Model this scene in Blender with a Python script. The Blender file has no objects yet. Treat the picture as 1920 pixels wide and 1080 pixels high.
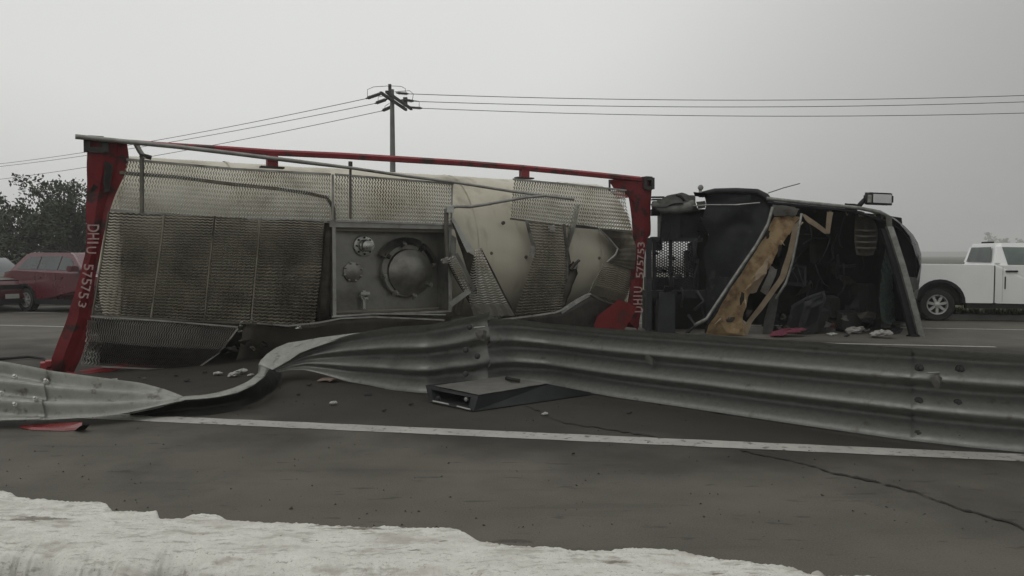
import bpy, bmesh, math, random
from mathutils import Vector, Matrix, noise
random.seed(7)
sc = bpy.context.scene
# ------------------------------------------------------------------ camera
CAMH, FPX, PITCH = 1.5, 1400.0, math.atan(62/1400.0)
cam = bpy.data.cameras.new('camera'); camo = bpy.data.objects.new('camera', cam)
sc.collection.objects.link(camo); sc.camera = camo
cam.sensor_width = 36; cam.lens = 36*FPX/1920.0; cam.clip_start = .05; cam.clip_end = 5000
camo.location = (0, 0, CAMH); camo.rotation_euler = (math.pi/2-PITCH, 0, 0)
# ------------------------------------------------------------------ world, sun, exposure
SUN_EL, SUN_AZ = math.radians(52), math.radians(-140)      # high behind the overcast
world = bpy.data.worlds.new('World'); sc.world = world; world.use_nodes = True
nt = world.node_tree; nt.nodes.clear()
N = nt.nodes.new; LK = nt.links.new
out = N('ShaderNodeOutputWorld'); bg = N('ShaderNodeBackground'); sky = N('ShaderNodeTexSky')
sky.sky_type = 'NISHITA'; sky.sun_disc = False; sky.sun_elevation = SUN_EL; sky.sun_rotation = SUN_AZ
sky.dust_density = 6; sky.air_density = 1
bw = N('ShaderNodeRGBToBW'); LK(sky.outputs[0], bw.inputs[0])
tc = N('ShaderNodeTexCoord'); dot = N('ShaderNodeVectorMath'); dot.operation = 'DOT_PRODUCT'
LK(tc.outputs['Generated'], dot.inputs[0])
AZG = math.radians(-18); dot.inputs[1].default_value = (math.sin(AZG), math.cos(AZG), 1.25)
ramp = N('ShaderNodeMapRange'); ramp.inputs[1].default_value = .62; ramp.inputs[2].default_value = 1.2
ramp.inputs[3].default_value = 5.4; ramp.inputs[4].default_value = 8.0
LK(dot.outputs['Value'], ramp.inputs[0])
nz = N('ShaderNodeTexNoise'); nz.inputs['Scale'].default_value = 1.4; nz.inputs['Detail'].default_value = 3
LK(tc.outputs['Generated'], nz.inputs['Vector'])
nm = N('ShaderNodeMapRange'); nm.inputs[3].default_value = .94; nm.inputs[4].default_value = 1.06
LK(nz.outputs[0], nm.inputs[0])
mul = N('ShaderNodeMath'); mul.operation = 'MULTIPLY'; LK(ramp.outputs[0], mul.inputs[0]); LK(nm.outputs[0], mul.inputs[1])
d2 = N('ShaderNodeVectorMath'); d2.operation = 'DOT_PRODUCT'; LK(tc.outputs['Generated'], d2.inputs[0]); d2.inputs[1].default_value = (math.sin(math.radians(60)), .5, 0)
dk = N('ShaderNodeMapRange'); dk.interpolation_type = 'SMOOTHSTEP'; LK(d2.outputs['Value'], dk.inputs[0])
for _i, _v in enumerate((.5, 1.0, 1.0, .60)): dk.inputs[_i+1].default_value = _v
mul2 = N('ShaderNodeMath'); mul2.operation = 'MULTIPLY'; LK(mul.outputs[0], mul2.inputs[0]); LK(dk.outputs[0], mul2.inputs[1]); mul = mul2
tint = N('ShaderNodeMix'); tint.data_type = 'RGBA'; tint.blend_type = 'MULTIPLY'; tint.inputs[0].default_value = 1
LK(mul.outputs[0], tint.inputs[6]); tint.inputs[7].default_value = (.99, 1.0, .98, 1)
mx = N('ShaderNodeMix'); mx.data_type = 'RGBA'; mx.inputs[0].default_value = .94
LK(bw.outputs[0], mx.inputs[6]); LK(tint.outputs[2], mx.inputs[7])
LK(mx.outputs[2], bg.inputs[0]); bg.inputs[1].default_value = .1; LK(bg.outputs[0], out.inputs[0])
sl = bpy.data.lights.new('sun', 'SUN'); sl.energy = .7; sl.angle = math.radians(35); sl.color = (1, .97, .93)
so = bpy.data.objects.new('sun', sl); sc.collection.objects.link(so)
sd = Vector((math.sin(SUN_AZ)*math.cos(SUN_EL), math.cos(SUN_AZ)*math.cos(SUN_EL), math.sin(SUN_EL)))
so.rotation_euler = sd.to_track_quat('Z', 'Y').to_euler(); so.location = (-20, 20, 30)
sc.view_settings.view_transform = 'Standard'; sc.view_settings.look = 'None'
sc.view_settings.exposure = 0; sc.view_settings.gamma = 1; sc.view_settings.use_curve_mapping = False
sc.cycles.volume_bounces = 1; sc.cycles.max_bounces = 6

# ------------------------------------------------------------------ helpers
FW = Vector((0, math.cos(PITCH), -math.sin(PITCH))); UPV = Vector((0, math.sin(PITCH), math.cos(PITCH)))
CO = Vector((0, 0, CAMH))
def ray(px, py):
    return Vector(((px-960)/FPX, 0, 0)) + UPV*(-(py-540)/FPX) + FW
def PD(px, py, D):
    r = ray(px, py); return CO + r*(D/r.y)
def G(px, py, z=0.0):
    r = ray(px, py); return CO + r*((z-CAMH)/r.z)
RD = Vector((.9806, -.1961, 0)); RN = Vector((.1961, .9806, 0))     # road direction and across
def RP(s, t, z=0): return RD*s + RN*t + Vector((0, 0, z))

FA = G(98, 702); FB = G(1216, 624)
FU = (FB-FA).normalized(); FNn = Vector((-FU.y, FU.x, 0))           # along the tank, into depth
FL = (FB-FA).length
def PF(px, py, w=0.0):                                              # photo point onto the tank's upright face
    r = ray(px, py); o = FA + FNn*w
    t = (o-CO).dot(FNn)/r.dot(FNn); return CO + r*t
def UV(px, py, w=0.0):
    p = PF(px, py, w)-FA; return p.dot(FU), p.z
def FP(u, v, w=0.0): return FA + FU*u + Vector((0, 0, v)) + FNn*w

def tree_noise(p, s, a): return noise.noise(p*s)*a
LOC = {}
def empty(name, loc, label, cat, group=None):
    o = bpy.data.objects.new(name, None); sc.collection.objects.link(o); o.location = loc
    o.empty_display_size = .2
    o['label'] = label; o['category'] = cat
    if group: o['group'] = group
    LOC[o] = Vector(loc); return o
def link(name, me, parent=None, loc=None):
    o = bpy.data.objects.new(name, me); sc.collection.objects.link(o)
    if loc is not None: o.location = loc
    if parent is not None: o.parent = parent
    LOC[o] = (LOC[parent] if parent is not None else Vector()) + (Vector(loc) if loc is not None else Vector())
    return o
def obj(name, bm, m, parent=None, smooth=False, label=None, cat=None, group=None, kind=None, recalc=True, auto=None):
    base = LOC[parent] if parent is not None else None
    loc = None
    if parent is None and cat:                                      # origin at the base of the thing
        xs = [v.co for v in bm.verts]
        loc = Vector((sum(c.x for c in xs)/len(xs), sum(c.y for c in xs)/len(xs), min(c.z for c in xs)))
        base = loc
    if base is not None: bmesh.ops.translate(bm, vec=-base, verts=bm.verts)
    if recalc: bmesh.ops.recalc_face_normals(bm, faces=bm.faces)
    me = bpy.data.meshes.new(name); bm.to_mesh(me); bm.free()
    if smooth:
        for p in me.polygons: p.use_smooth = True
        if auto:
            me.set_sharp_from_angle(angle=math.radians(auto))
    for mm in (m if isinstance(m, (list, tuple)) else [m]): me.materials.append(mm)
    o = link(name, me, parent, loc)
    if label: o['label'] = label
    if cat: o['category'] = cat
    if group: o['group'] = group
    if kind: o['kind'] = kind
    return o
def BM(): return bmesh.new()
def face(bm, pts):
    try: return bm.faces.new([bm.verts.new(p) for p in pts])
    except ValueError: return None
def hexa(bm, b, t):                                                 # 4 bottom, 4 top points
    vs = [bm.verts.new(p) for p in list(b)+list(t)]
    for f in ((3,2,1,0),(4,5,6,7),(0,1,5,4),(1,2,6,5),(2,3,7,6),(3,0,4,7)): bm.faces.new([vs[i] for i in f])
    return vs
def box(bm, c, ax, ay, az):                                         # centre and three half-axis vectors
    c = Vector(c); q = [(-1,-1),(1,-1),(1,1),(-1,1)]
    hexa(bm, [c+ax*i+ay*j-az for i, j in q], [c+ax*i+ay*j+az for i, j in q])
def bxyz(bm, x0, x1, y0, y1, z0, z1, M=None):
    b = [Vector(p) for p in ((x0,y0,z0),(x1,y0,z0),(x1,y1,z0),(x0,y1,z0))]
    t = [Vector((p.x, p.y, z1)) for p in b]
    if M: b = [M@p for p in b]; t = [M@p for p in t]
    hexa(bm, b, t)
def tube(bm, pts, r, n=8, cap=True, flat=1.0):
    pts = [Vector(p) for p in pts]; rs = r if isinstance(r, (list, tuple)) else [r]*len(pts)
    rings = []; up = None
    for i, p in enumerate(pts):
        d = (pts[min(i+1, len(pts)-1)]-pts[max(i-1, 0)]).normalized()
        if up is None: up = d.orthogonal().normalized()
        a = (up - d*up.dot(d)).normalized(); up = a; b = d.cross(a)
        rings.append([bm.verts.new(p+(a*math.cos(k*2*math.pi/n)+b*math.sin(k*2*math.pi/n)*flat)*rs[i]) for k in range(n)])
    for i in range(len(rings)-1):
        for k in range(n): bm.faces.new((rings[i][k], rings[i][(k+1)%n], rings[i+1][(k+1)%n], rings[i+1][k]))
    if cap: bm.faces.new(rings[0][::-1]); bm.faces.new(rings[-1])
def lathe(bm, c, axis, prof, n=32, e1=None):                        # prof: (offset along axis, radius)
    axis = Vector(axis).normalized(); a = (Vector(e1) if e1 else axis.orthogonal()).normalized(); b = axis.cross(a); c = Vector(c)
    rings = []
    for h, r in prof:
        if r < 1e-5: rings.append([bm.verts.new(c+axis*h)])
        else: rings.append([bm.verts.new(c+axis*h+(a*math.cos(k*2*math.pi/n)+b*math.sin(k*2*math.pi/n))*r) for k in range(n)])
    for i in range(len(rings)-1):
        A, B = rings[i], rings[i+1]
        for k in range(n):
            k2 = (k+1)%n
            if len(A) == 1 and len(B) == 1: continue
            if len(A) == 1: bm.faces.new((A[0], B[k], B[k2]))
            elif len(B) == 1: bm.faces.new((A[k], A[k2], B[0]))
            else: bm.faces.new((A[k], A[k2], B[k2], B[k]))
def prism(bm, pts, vec):                                            # polygon extruded along vec
    a = [bm.verts.new(p) for p in pts]; b = [bm.verts.new(Vector(p)+vec) for p in pts]
    bm.faces.new(a); bm.faces.new(b[::-1]); n = len(a)
    for i in range(n): bm.faces.new((a[i], b[i], b[(i+1)%n], a[(i+1)%n]))
def bilerp(rows, s, t):                                             # rows of 3D points, s across, t down
    ft = t*(len(rows)-1); i = min(int(ft), len(rows)-2); ft -= i
    def at(row):
        fs = s*(len(row)-1); j = min(int(fs), len(row)-2); f = fs-j
        return row[j].lerp(row[j+1], f)
    return at(rows[i]).lerp(at(rows[i+1]), ft)
def sheet(rows, ns, ntt, thick, jit=0.0, jsc=3.0, nrm=None, bm=None):
    own = bm or BM(); g = []
    for i in range(ntt+1):
        r = []
        for j in range(ns+1):
            p = bilerp(rows, j/ns, i/ntt)
            if jit: p = p + Vector((noise.noise(p*jsc), noise.noise(p*jsc+Vector((9,0,0))), noise.noise(p*jsc+Vector((0,9,0)))*.5))*jit
            r.append(own.verts.new(p))
        g.append(r)
    fs = [own.faces.new((g[i][j], g[i][j+1], g[i+1][j+1], g[i+1][j])) for i in range(ntt) for j in range(ns)]
    if thick: bmesh.ops.solidify(own, geom=fs, thickness=thick)
    return own
def grating(rows, n, m, along='t', wid=.5, tilt=.010, amp=.30, rnd=0.0, bm=None, par=True):
    """expanded-metal sheet: n zigzag strands that touch at their bends, m bends along each."""
    own = bm or BM()
    for k in range(n):
        prev = None; ph = 0 if par else k%2
        for j in range(m+1):
            a = amp if (j+ph)%2 else -amp
            c = (k+.5+a)/n; t = j/m; h = wid*.5/n
            res = []
            for q, dz in ((-h, tilt), (0, -tilt*.6), (h, -tilt*.1)):
                s = min(max(c+q, 0), 1)
                p = bilerp(rows, s, t) if along == 't' else bilerp(rows, t, s)
                p = p + FNn*dz
                if rnd: p = p + FNn*(noise.noise(p*2.3)*rnd)
                res.append(own.verts.new(p))
            if prev:
                own.faces.new((prev[0], prev[1], res[1], res[0])); own.faces.new((prev[1], prev[2], res[2], res[1]))
            prev = res
    return own

# ------------------------------------------------------------------ materials
def mat(name, c1, c2=None, rough=.6, metal=0.0, scale=4.0, detail=6, lo=.35, hi=.65, bump=0.0, bscale=60, c3=None, s3=1.2, lo3=.5, hi3=.62,
        spec=.5, stretch=None, rvar=.1, coat=0, alpha=None, bdist=.01):
    m = bpy.data.materials.new(name); m.use_nodes = True; t = m.node_tree; n = t.nodes; l = t.links
    b = n['Principled BSDF']; b.inputs['Roughness'].default_value = rough; b.inputs['Metallic'].default_value = metal
    b.inputs['Specular IOR Level'].default_value = spec; b.inputs['Coat Weight'].default_value = coat
    tcn = n.new('ShaderNodeTexCoord'); vec = tcn.outputs['Object']
    if stretch:
        mp = n.new('ShaderNodeMapping'); mp.inputs['Scale'].default_value = stretch; l.new(vec, mp.inputs['Vector']); vec = mp.outputs[0]
    def nse(s, d=detail):
        q = n.new('ShaderNodeTexNoise'); q.inputs['Scale'].default_value = s; q.inputs['Detail'].default_value = d
        q.inputs['Roughness'].default_value = .6; l.new(vec, q.inputs['Vector']); return q.outputs[0]
    def rng(o, a, bb, x=0, y=1):
        r = n.new('ShaderNodeMapRange'); l.new(o, r.inputs[0])
        for i, v in enumerate((a, bb, x, y)): r.inputs[i+1].default_value = v
        return r.outputs[0]
    def mixc(f, A, B):
        q = n.new('ShaderNodeMix'); q.data_type = 'RGBA'; l.new(f, q.inputs[0])
        for i, v in ((6, A), (7, B)):
            if isinstance(v, tuple): q.inputs[i].default_value = (*v, 1)
            else: l.new(v, q.inputs[i])
        return q.outputs[2]
    c2 = c2 or tuple(x*.8 for x in c1)
    f = nse(scale); col = mixc(rng(f, lo, hi), c1, c2)
    if c3: col = mixc(rng(nse(s3, 8), lo3, hi3), col, c3)
    l.new(col, b.inputs['Base Color'])
    if rvar: l.new(rng(f, .3, .7, max(rough-rvar, .05), min(rough+rvar, 1)), b.inputs['Roughness'])
    if bump:
        bp = n.new('ShaderNodeBump'); bp.inputs['Strength'].default_value = bump; bp.inputs['Distance'].default_value = bdist
        l.new(nse(bscale, 8), bp.inputs['Height']); l.new(bp.outputs[0], b.inputs['Normal'])
    if alpha is not None: b.inputs['Alpha'].default_value = alpha
    return m
M = {}
M['asphalt'] = mat('asphalt', (.118,.108,.088), (.100,.092,.076), rough=.85, scale=1.1, c3=(.052,.047,.039), s3=.5, lo3=.56, hi3=.72, bump=.5, bscale=90, spec=.35, bdist=.004)
def spill(m):  # dark ellipse: spilled oil plus the wreck's shade, put into the asphalt colour
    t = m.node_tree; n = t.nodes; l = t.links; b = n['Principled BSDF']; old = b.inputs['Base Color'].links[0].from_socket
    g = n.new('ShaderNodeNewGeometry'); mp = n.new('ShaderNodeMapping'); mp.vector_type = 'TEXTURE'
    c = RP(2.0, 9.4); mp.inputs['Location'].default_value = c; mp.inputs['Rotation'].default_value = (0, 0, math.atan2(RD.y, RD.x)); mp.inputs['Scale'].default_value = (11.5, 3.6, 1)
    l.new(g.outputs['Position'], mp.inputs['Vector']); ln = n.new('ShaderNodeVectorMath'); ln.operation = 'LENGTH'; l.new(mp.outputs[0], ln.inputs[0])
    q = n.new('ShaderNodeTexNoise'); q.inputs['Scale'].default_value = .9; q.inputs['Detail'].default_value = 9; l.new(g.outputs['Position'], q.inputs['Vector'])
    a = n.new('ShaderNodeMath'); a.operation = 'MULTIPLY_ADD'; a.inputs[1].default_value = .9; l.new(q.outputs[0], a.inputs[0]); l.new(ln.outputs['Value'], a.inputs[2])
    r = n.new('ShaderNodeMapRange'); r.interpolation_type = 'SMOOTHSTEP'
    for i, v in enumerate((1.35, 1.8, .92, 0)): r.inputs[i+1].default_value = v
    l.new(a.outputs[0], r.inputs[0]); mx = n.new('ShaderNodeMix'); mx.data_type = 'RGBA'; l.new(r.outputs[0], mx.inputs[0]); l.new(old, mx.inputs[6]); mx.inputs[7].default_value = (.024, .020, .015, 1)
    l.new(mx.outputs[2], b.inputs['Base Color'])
def grain(m):
    t = m.node_tree; n = t.nodes; l = t.links; b = n['Principled BSDF']; old = b.inputs['Base Color'].links[0].from_socket
    g = n.new('ShaderNodeNewGeometry')
    for rot, sc_, scale, lo, hi, k in ((-.2, (.28, 1, 1), 11, .645, .70, .62), (-.2, (.10, 1, 1), 4.5, .60, .72, .80), (0, (1, 1, 1), 95, .35, .70, .74), (.3, (.5, 1, 1), 1.3, .45, .62, .90), (0, (1, 1, 1), 34, .70, .72, .45)):
        mp = n.new('ShaderNodeMapping'); mp.inputs['Rotation'].default_value = (0, 0, -rot); mp.inputs['Scale'].default_value = sc_; l.new(g.outputs['Position'], mp.inputs['Vector'])
        q = n.new('ShaderNodeTexNoise'); q.inputs['Scale'].default_value = scale; q.inputs['Detail'].default_value = 3; l.new(mp.outputs[0], q.inputs['Vector'])
        r = n.new('ShaderNodeMapRange'); l.new(q.outputs[0], r.inputs[0]); r.inputs[1].default_value = lo; r.inputs[2].default_value = hi; r.inputs[3].default_value = 1; r.inputs[4].default_value = k
        x = n.new('ShaderNodeMix'); x.data_type = 'RGBA'; x.blend_type = 'MULTIPLY'; x.inputs[0].default_value = 1; l.new(old, x.inputs[6]); l.new(r.outputs[0], x.inputs[7]); old = x.outputs[2]
    l.new(old, b.inputs['Base Color'])
grain(M['asphalt'])
def kerbdirt(m):
    t = m.node_tree; n = t.nodes; l = t.links; b = n['Principled BSDF']; old = b.inputs['Base Color'].links[0].from_socket
    g = n.new('ShaderNodeNewGeometry')
    for sc_, scale, lo, hi, colr in (((.5, 1.3, 1), 9, .56, .64, (.37, .35, .31)), ((.4, 1.6, 1), 24, .56, .66, (.31, .295, .26)), ((1, 1, 1), 60, .62, .68, (.13, .12, .10)), ((.6, 1.2, 1), 3.1, .55, .68, (.42, .39, .35)), ((1, 1, 1), 130, .54, .72, (.33, .32, .295)), ((.35, 1.5, 1), 6, .64, .68, (.15, .135, .11))):
        mp = n.new('ShaderNodeMapping'); mp.inputs['Rotation'].default_value = (0, 0, .25); mp.inputs['Scale'].default_value = sc_; l.new(g.outputs['Position'], mp.inputs['Vector'])
        q = n.new('ShaderNodeTexNoise'); q.inputs['Scale'].default_value = scale; q.inputs['Detail'].default_value = 6; q.inputs['Roughness'].default_value = .65; l.new(mp.outputs[0], q.inputs['Vector'])
        r = n.new('ShaderNodeMapRange'); l.new(q.outputs[0], r.inputs[0]); r.inputs[1].default_value = lo; r.inputs[2].default_value = hi; r.inputs[4].default_value = .85
        x = n.new('ShaderNodeMix'); x.data_type = 'RGBA'; l.new(r.outputs[0], x.inputs[0]); l.new(old, x.inputs[6]); x.inputs[7].default_value = (*colr, 1); old = x.outputs[2]
    l.new(old, b.inputs['Base Color'])
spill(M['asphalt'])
M['line'] = mat('line_paint', (.36,.35,.32), (.27,.265,.245), rough=.7, scale=3, c3=(.10,.095,.085), s3=14, lo3=.56, hi3=.66)
M['crack'] = mat('crack', (.018,.016,.014), rough=.95)
M['kerb'] = mat('kerb_paint', (.63,.63,.585), (.54,.535,.49), rough=.85, scale=7, detail=12, c3=(.30,.28,.24), s3=5, lo3=.55, hi3=.74, bump=.6, bscale=70, bdist=.005, stretch=(.55,1.4,1), spec=.2)
kerbdirt(M['kerb'])
M['soil'] = mat('soil', (.06,.052,.04), (.03,.027,.022), rough=.95, scale=8, bump=.8, bscale=30)
M['grass'] = mat('grass', (.055,.062,.03), (.09,.085,.045), rough=.9, scale=6)
M['galv'] = mat('galvanised', (.31,.315,.295), (.26,.265,.245), rough=.44, metal=.45, scale=14, c3=(.19,.18,.155), s3=8, lo3=.60, hi3=.72, bump=.06, bscale=60, rvar=.08)
M['galv_lit'] = mat('galvanised_skylit', (.54,.545,.51), (.44,.445,.41), rough=.55, metal=.2, scale=9, c3=(.22,.20,.17), s3=8, lo3=.58, hi3=.7, bump=.15, bscale=14)  # paler copy of galv: sky light on upturned faces put into its colour
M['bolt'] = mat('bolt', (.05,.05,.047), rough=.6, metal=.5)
M['trimgrey'] = mat('scraped_trim', (.26,.26,.245), (.13,.13,.12), rough=.5, metal=.3, scale=7)
M['cream'] = mat('cream_cladding', (.50,.475,.38), (.43,.405,.32), rough=.5, scale=.9, c3=(.19,.165,.11), s3=1.7, lo3=.52, hi3=.78, bump=.08, bscale=3, metal=.1, stretch=(1,1,.35))
M['alu'] = mat('tread_aluminium', (.52,.52,.485), (.40,.39,.35), rough=.42, metal=.45, scale=2, c3=(.20,.165,.11), s3=.9, lo3=.50, hi3=.66)
M['alu_dirty'] = mat('tread_dirty', (.23,.21,.165), (.14,.125,.095), rough=.55, metal=.35, scale=2.2, c3=(.07,.058,.043), s3=1.3, lo3=.42, hi3=.62)
M['alu_black'] = mat('tread_blackened', (.15,.14,.125), (.085,.08,.07), rough=.5, metal=.4, scale=3)
M['plate'] = mat('torn_plate', (.33,.33,.31), (.22,.21,.19), rough=.5, metal=.4, scale=4, c3=(.12,.11,.09), s3=3, lo3=.55, hi3=.7)
M['under'] = mat('grimy_skin', (.13,.12,.095), (.075,.068,.055), rough=.55, scale=2, metal=.2)
M['steel'] = mat('stainless', (.27,.265,.24), (.20,.195,.175), rough=.38, metal=.75, scale=1.5, c3=(.10,.095,.08), s3=1.6, lo3=.5, hi3=.7)
M['steelb'] = mat('stainless_bright', (.55,.55,.52), (.4,.4,.38), rough=.3, metal=.8)
M['red'] = mat('red_paint', (.27,.024,.032), (.20,.019,.025), rough=.55, scale=3, c3=(.065,.030,.025), s3=4.5, lo3=.53, hi3=.62, bump=.1, bscale=6)
M['redf'] = mat('red_paint_fresh', (.31,.032,.034), (.24,.022,.026), rough=.55, scale=3, c3=(.13,.05,.04), s3=3, lo3=.56, hi3=.68)
M['cast'] = mat('casting', (.055,.055,.05), (.04,.03,.028), rough=.7, metal=.3)
M['letter'] = mat('lettering', (.42,.30,.28), (.30,.2,.19), rough=.7, scale=30)
M['dark'] = mat('black_plastic', (.015,.016,.017), (.011,.012,.013), spec=.22, rough=.55, scale=5)
M['dark2'] = mat('charcoal_panel', (.024,.026,.029), (.016,.017,.019), spec=.3, rough=.6, scale=3, c3=(.05,.05,.048), s3=4, lo3=.6, hi3=.7)
M['black'] = mat('near_black', (.008,.008,.008), rough=.8)  # flat near-black for rubber, gaps and the cab interior
M['wood'] = mat('foam_board', (.52,.40,.235), (.42,.29,.155), rough=.85, scale=4, c3=(.17,.10,.055), s3=4, lo3=.50, hi3=.74, bump=.6, bscale=16)
M['tan'] = mat('tan_trim', (.42,.34,.24), (.32,.25,.17), rough=.8, scale=5)
M['fabric'] = mat('grey_fabric', (.13,.13,.12), (.09,.09,.083), rough=.9, scale=8, bump=.6, bscale=14)
M['seat'] = mat('seat_cloth', (.085,.078,.062), (.06,.055,.045), rough=.9, scale=8)
M['glassg'] = mat('shattered_glass', (.09,.13,.11), (.05,.075,.065), rough=.3, scale=9, bump=.6, bscale=50)
M['mirror'] = mat('mirror_glass', (.5,.5,.5), (.45,.45,.45), rough=.06, metal=1, rvar=0)
M['bodyblk'] = mat('cab_paint', (.018,.020,.026), (.012,.013,.016), rough=.3, scale=3, coat=.5)
M['white'] = mat('white_paint', (.74,.75,.74), (.68,.69,.68), rough=.35, scale=1, coat=.4)
M['carred'] = mat('car_red', (.09,.009,.018), (.078,.008,.016), rough=.3, scale=1, coat=.7)
M['glass'] = mat('car_glass', (.045,.06,.06), (.03,.04,.04), rough=.08, spec=.8, scale=1, rvar=0)
M['glassl'] = mat('pale_car_glass', (.13,.17,.15), (.07,.09,.085), rough=.1, spec=.8, scale=1.5, rvar=0)
M['tyre'] = mat('rubber', (.015,.015,.015), rough=.85)
M['rim'] = mat('alloy', (.45,.45,.44), (.35,.35,.34), rough=.35, metal=.6)
M['leaf'] = mat('leaf', (.040,.052,.026), (.022,.03,.016), rough=.7, scale=1.5)
M['leaf2'] = mat('leaf_pale', (.07,.08,.055), (.04,.045,.032), rough=.7, scale=1.5)
M['bark'] = mat('bark', (.05,.043,.035), (.03,.026,.022), rough=.9, scale=8)
M['concrete'] = mat('concrete_pole', (.17,.17,.165), (.12,.12,.115), rough=.85, scale=2)
M['wire'] = mat('wire', (.03,.03,.03), rough=.6)
M['whiteb'] = mat('white_scrap', (.36,.36,.335), (.27,.27,.25), rough=.8)
M['bag'] = mat('grey_bag', (.30,.29,.27), (.20,.19,.18), rough=.7)
M['pink'] = mat('pink_cloth', (.13,.020,.042), (.08,.012,.028), rough=.9, scale=20)
M['salmon'] = mat('salmon_cloth', (.35,.13,.10), (.25,.09,.08), rough=.9, scale=20)
M['redplastic'] = mat('red_plastic', (.20,.022,.022), (.13,.015,.015), rough=.3, coat=.5)
M['hill'] = mat('hill', (.05,.055,.045), (.07,.07,.06), rough=1)
M['bed'] = mat('distant_white', (.5,.5,.5), rough=.6)

# ------------------------------------------------------------------ setting: ground, road, kerbs
def struct(name, bm, m, kind='structure', **k): return obj(name, bm, m, kind=kind, **k)
bm = BM()
xs = [-380, -120, -60, -30, -16, 16, 30, 60, 120, 380]; 
face(bm, [(-1480,-1480,-.03),(1480,-1480,-.03),(1480,1480,-.03),(-1480,1480,-.03)])
struct('ground', bm, M['soil'])
bm = BM()
S = [-370+10*i for i in range(75)]; T = [3.3, 6, 9, 12, 15, 18.95]
gv = [[bm.verts.new(RP(s, t, 0)) for t in T] for s in S]
for i in range(len(S)-1):
    for j in range(len(T)-1): bm.faces.new((gv[i][j], gv[i+1][j], gv[i+1][j+1], gv[i][j+1]))
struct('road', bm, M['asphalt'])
def strip_mark(name, s0, s1, t, w, z=.004, step=.25):
    b = BM(); n = max(2, int((s1-s0)/step)); prev = None
    for i in range(n+1):
        s = s0+(s1-s0)*i/n; e = noise.noise(Vector((s*5, t, 0)))*.008
        a = b.verts.new(RP(s, t-w/2+e, z)); c = b.verts.new(RP(s, t+w/2-e*.7, z))
        if prev: b.faces.new((prev[0], a, c, prev[1]))
        prev = (a, c)
    return struct(name, b, M['line'])
# solid near edge line, following the photo's slight slant
a0, a1 = G(300, 786), G(1920, 859); s0, t0 = a0.dot(RD), a0.dot(RN); s1, t1 = a1.dot(RD), a1.dot(RN)
bm = BM(); prev = None
for i in range(241):
    f = -1.4+3.6*i/240; s = s0+(s1-s0)*f; t = t0+(t1-t0)*f; e = noise.noise(Vector((s*4, 0, 0)))*.012
    va, vb = bm.verts.new(RP(s, t-.11+e, .004)), bm.verts.new(RP(s, t+.11-e, .004))
    if prev: bm.faces.new((prev[0], va, vb, prev[1]))
    prev = (va, vb)
struct('edge_line', bm, M['line'])
for k, (a, b_) in enumerate(((-27, -22), (-18.5, -10.5), (-2.5, 5.35), (12, 17), (26, 31))):
    strip_mark('lane_dash', a, b_, 13.42, .13)
strip_mark('far_edge_line', -120, 120, 16.6, .12, step=2)
SMU = []
# cracks
def crack(pts, w):
    b = BM(); P = []
    for (x, y), (x2, y2) in zip(pts[:-1], pts[1:]):
        n = max(3, int(abs(x2-x)/9))
        for i in range(n): P.append(G(x+(x2-x)*i/n, y+(y2-y)*i/n+random.uniform(-1.6, 1.6), 0))
    P.append(G(*pts[-1])); prev = None
    for i, p in enumerate(P):
        ww = w*random.uniform(.3, 1.3); a = b.verts.new(p+Vector((0, ww, .008))); c = b.verts.new(p+Vector((0, -ww, .008)))
        if prev: b.faces.new((prev[0], prev[1], c, a))
        prev = (a, c)
    return struct('road_crack', b, M['crack'])
crack([(985,762),(1012,772),(1025,782),(1060,795),(1140,805),(1235,822)], .02)
crack([(1390,846),(1500,868),(1560,887),(1640,905),(1720,925),(1790,952),(1850,970),(1905,985),(1930,1000),(2010,1030)], .030)
# near kerb: rough whitewashed stone
KT = [(-420,862),(-200,893),(-60,908),(0,916),(25,922),(32,928),(120,937),(200,940),(212,955),(295,956),(299,971),(345,970),(360,962),(407,962),(425,971),(480,976),
      (565,977),(625,984),(690,987),(720,984),(800,989),(840,986),(860,992),(900,1012),(960,1020),(1050,1024),(1075,1029),(1145,1029),(1175,1024),(1260,1027),
      (1320,1040),(1410,1052),(1480,1058),(1515,1072),(1530,1064),(1542,1075),(1600,1075),(1700,1080),(1900,1096),(2200,1120),(2600,1160)]
def interp(tab, x):
    for (a, b), (c, d) in zip(tab[:-1], tab[1:]):
        if x <= c: return b+(d-b)*(x-a)/(c-a)
    return tab[-1][1]
bm = BM(); rows = []
nx = 900; na = 34
for i in range(nx+1):
    px = -420+3020*i/nx
    pb = G(px, interp(KT, px)+random.uniform(-1, 1), .15)
    pf = pb+Vector((.1, -interp([(-420,1.25),(0,.74),(450,.54),(2600,.60)], px)-.05*noise.noise(Vector((px*.012, 0, 0))), -.05))
    col = [bm.verts.new(Vector((pb.x, pb.y+.03, -.02))), bm.verts.new(Vector((pb.x, pb.y+.012, .08)))]
    for j in range(na+1):
        f = j/na; p = pb.lerp(pf, f)
        z = .148+.007*noise.noise(Vector((p.x*3.1, p.y*3.1, 0)))+.006*noise.noise(Vector((p.x*11, p.y*11, 4)))+.004*noise.noise(Vector((p.x*34, p.y*34, 7)))+.004*abs(noise.noise(Vector((p.x*60, p.y*60, 9))))
        z -= .05*max(0, (f-.7)/.3)**2 + (.012 if j == 0 else 0)
        col.append(bm.verts.new((p.x, p.y, z)))
    col.append(bm.verts.new((pf.x, pf.y-.03, .05+.012*noise.noise(Vector((pf.x*23, 0, 0)))))); col.append(bm.verts.new((pf.x, pf.y-.05, -.03)))
    rows.append(col)
for i in range(nx):
    for j in range(len(rows[0])-1): bm.faces.new((rows[i][j], rows[i][j+1], rows[i+1][j+1], rows[i+1][j]))
struct('near_kerb', bm, M['kerb'], smooth=True)
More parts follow.
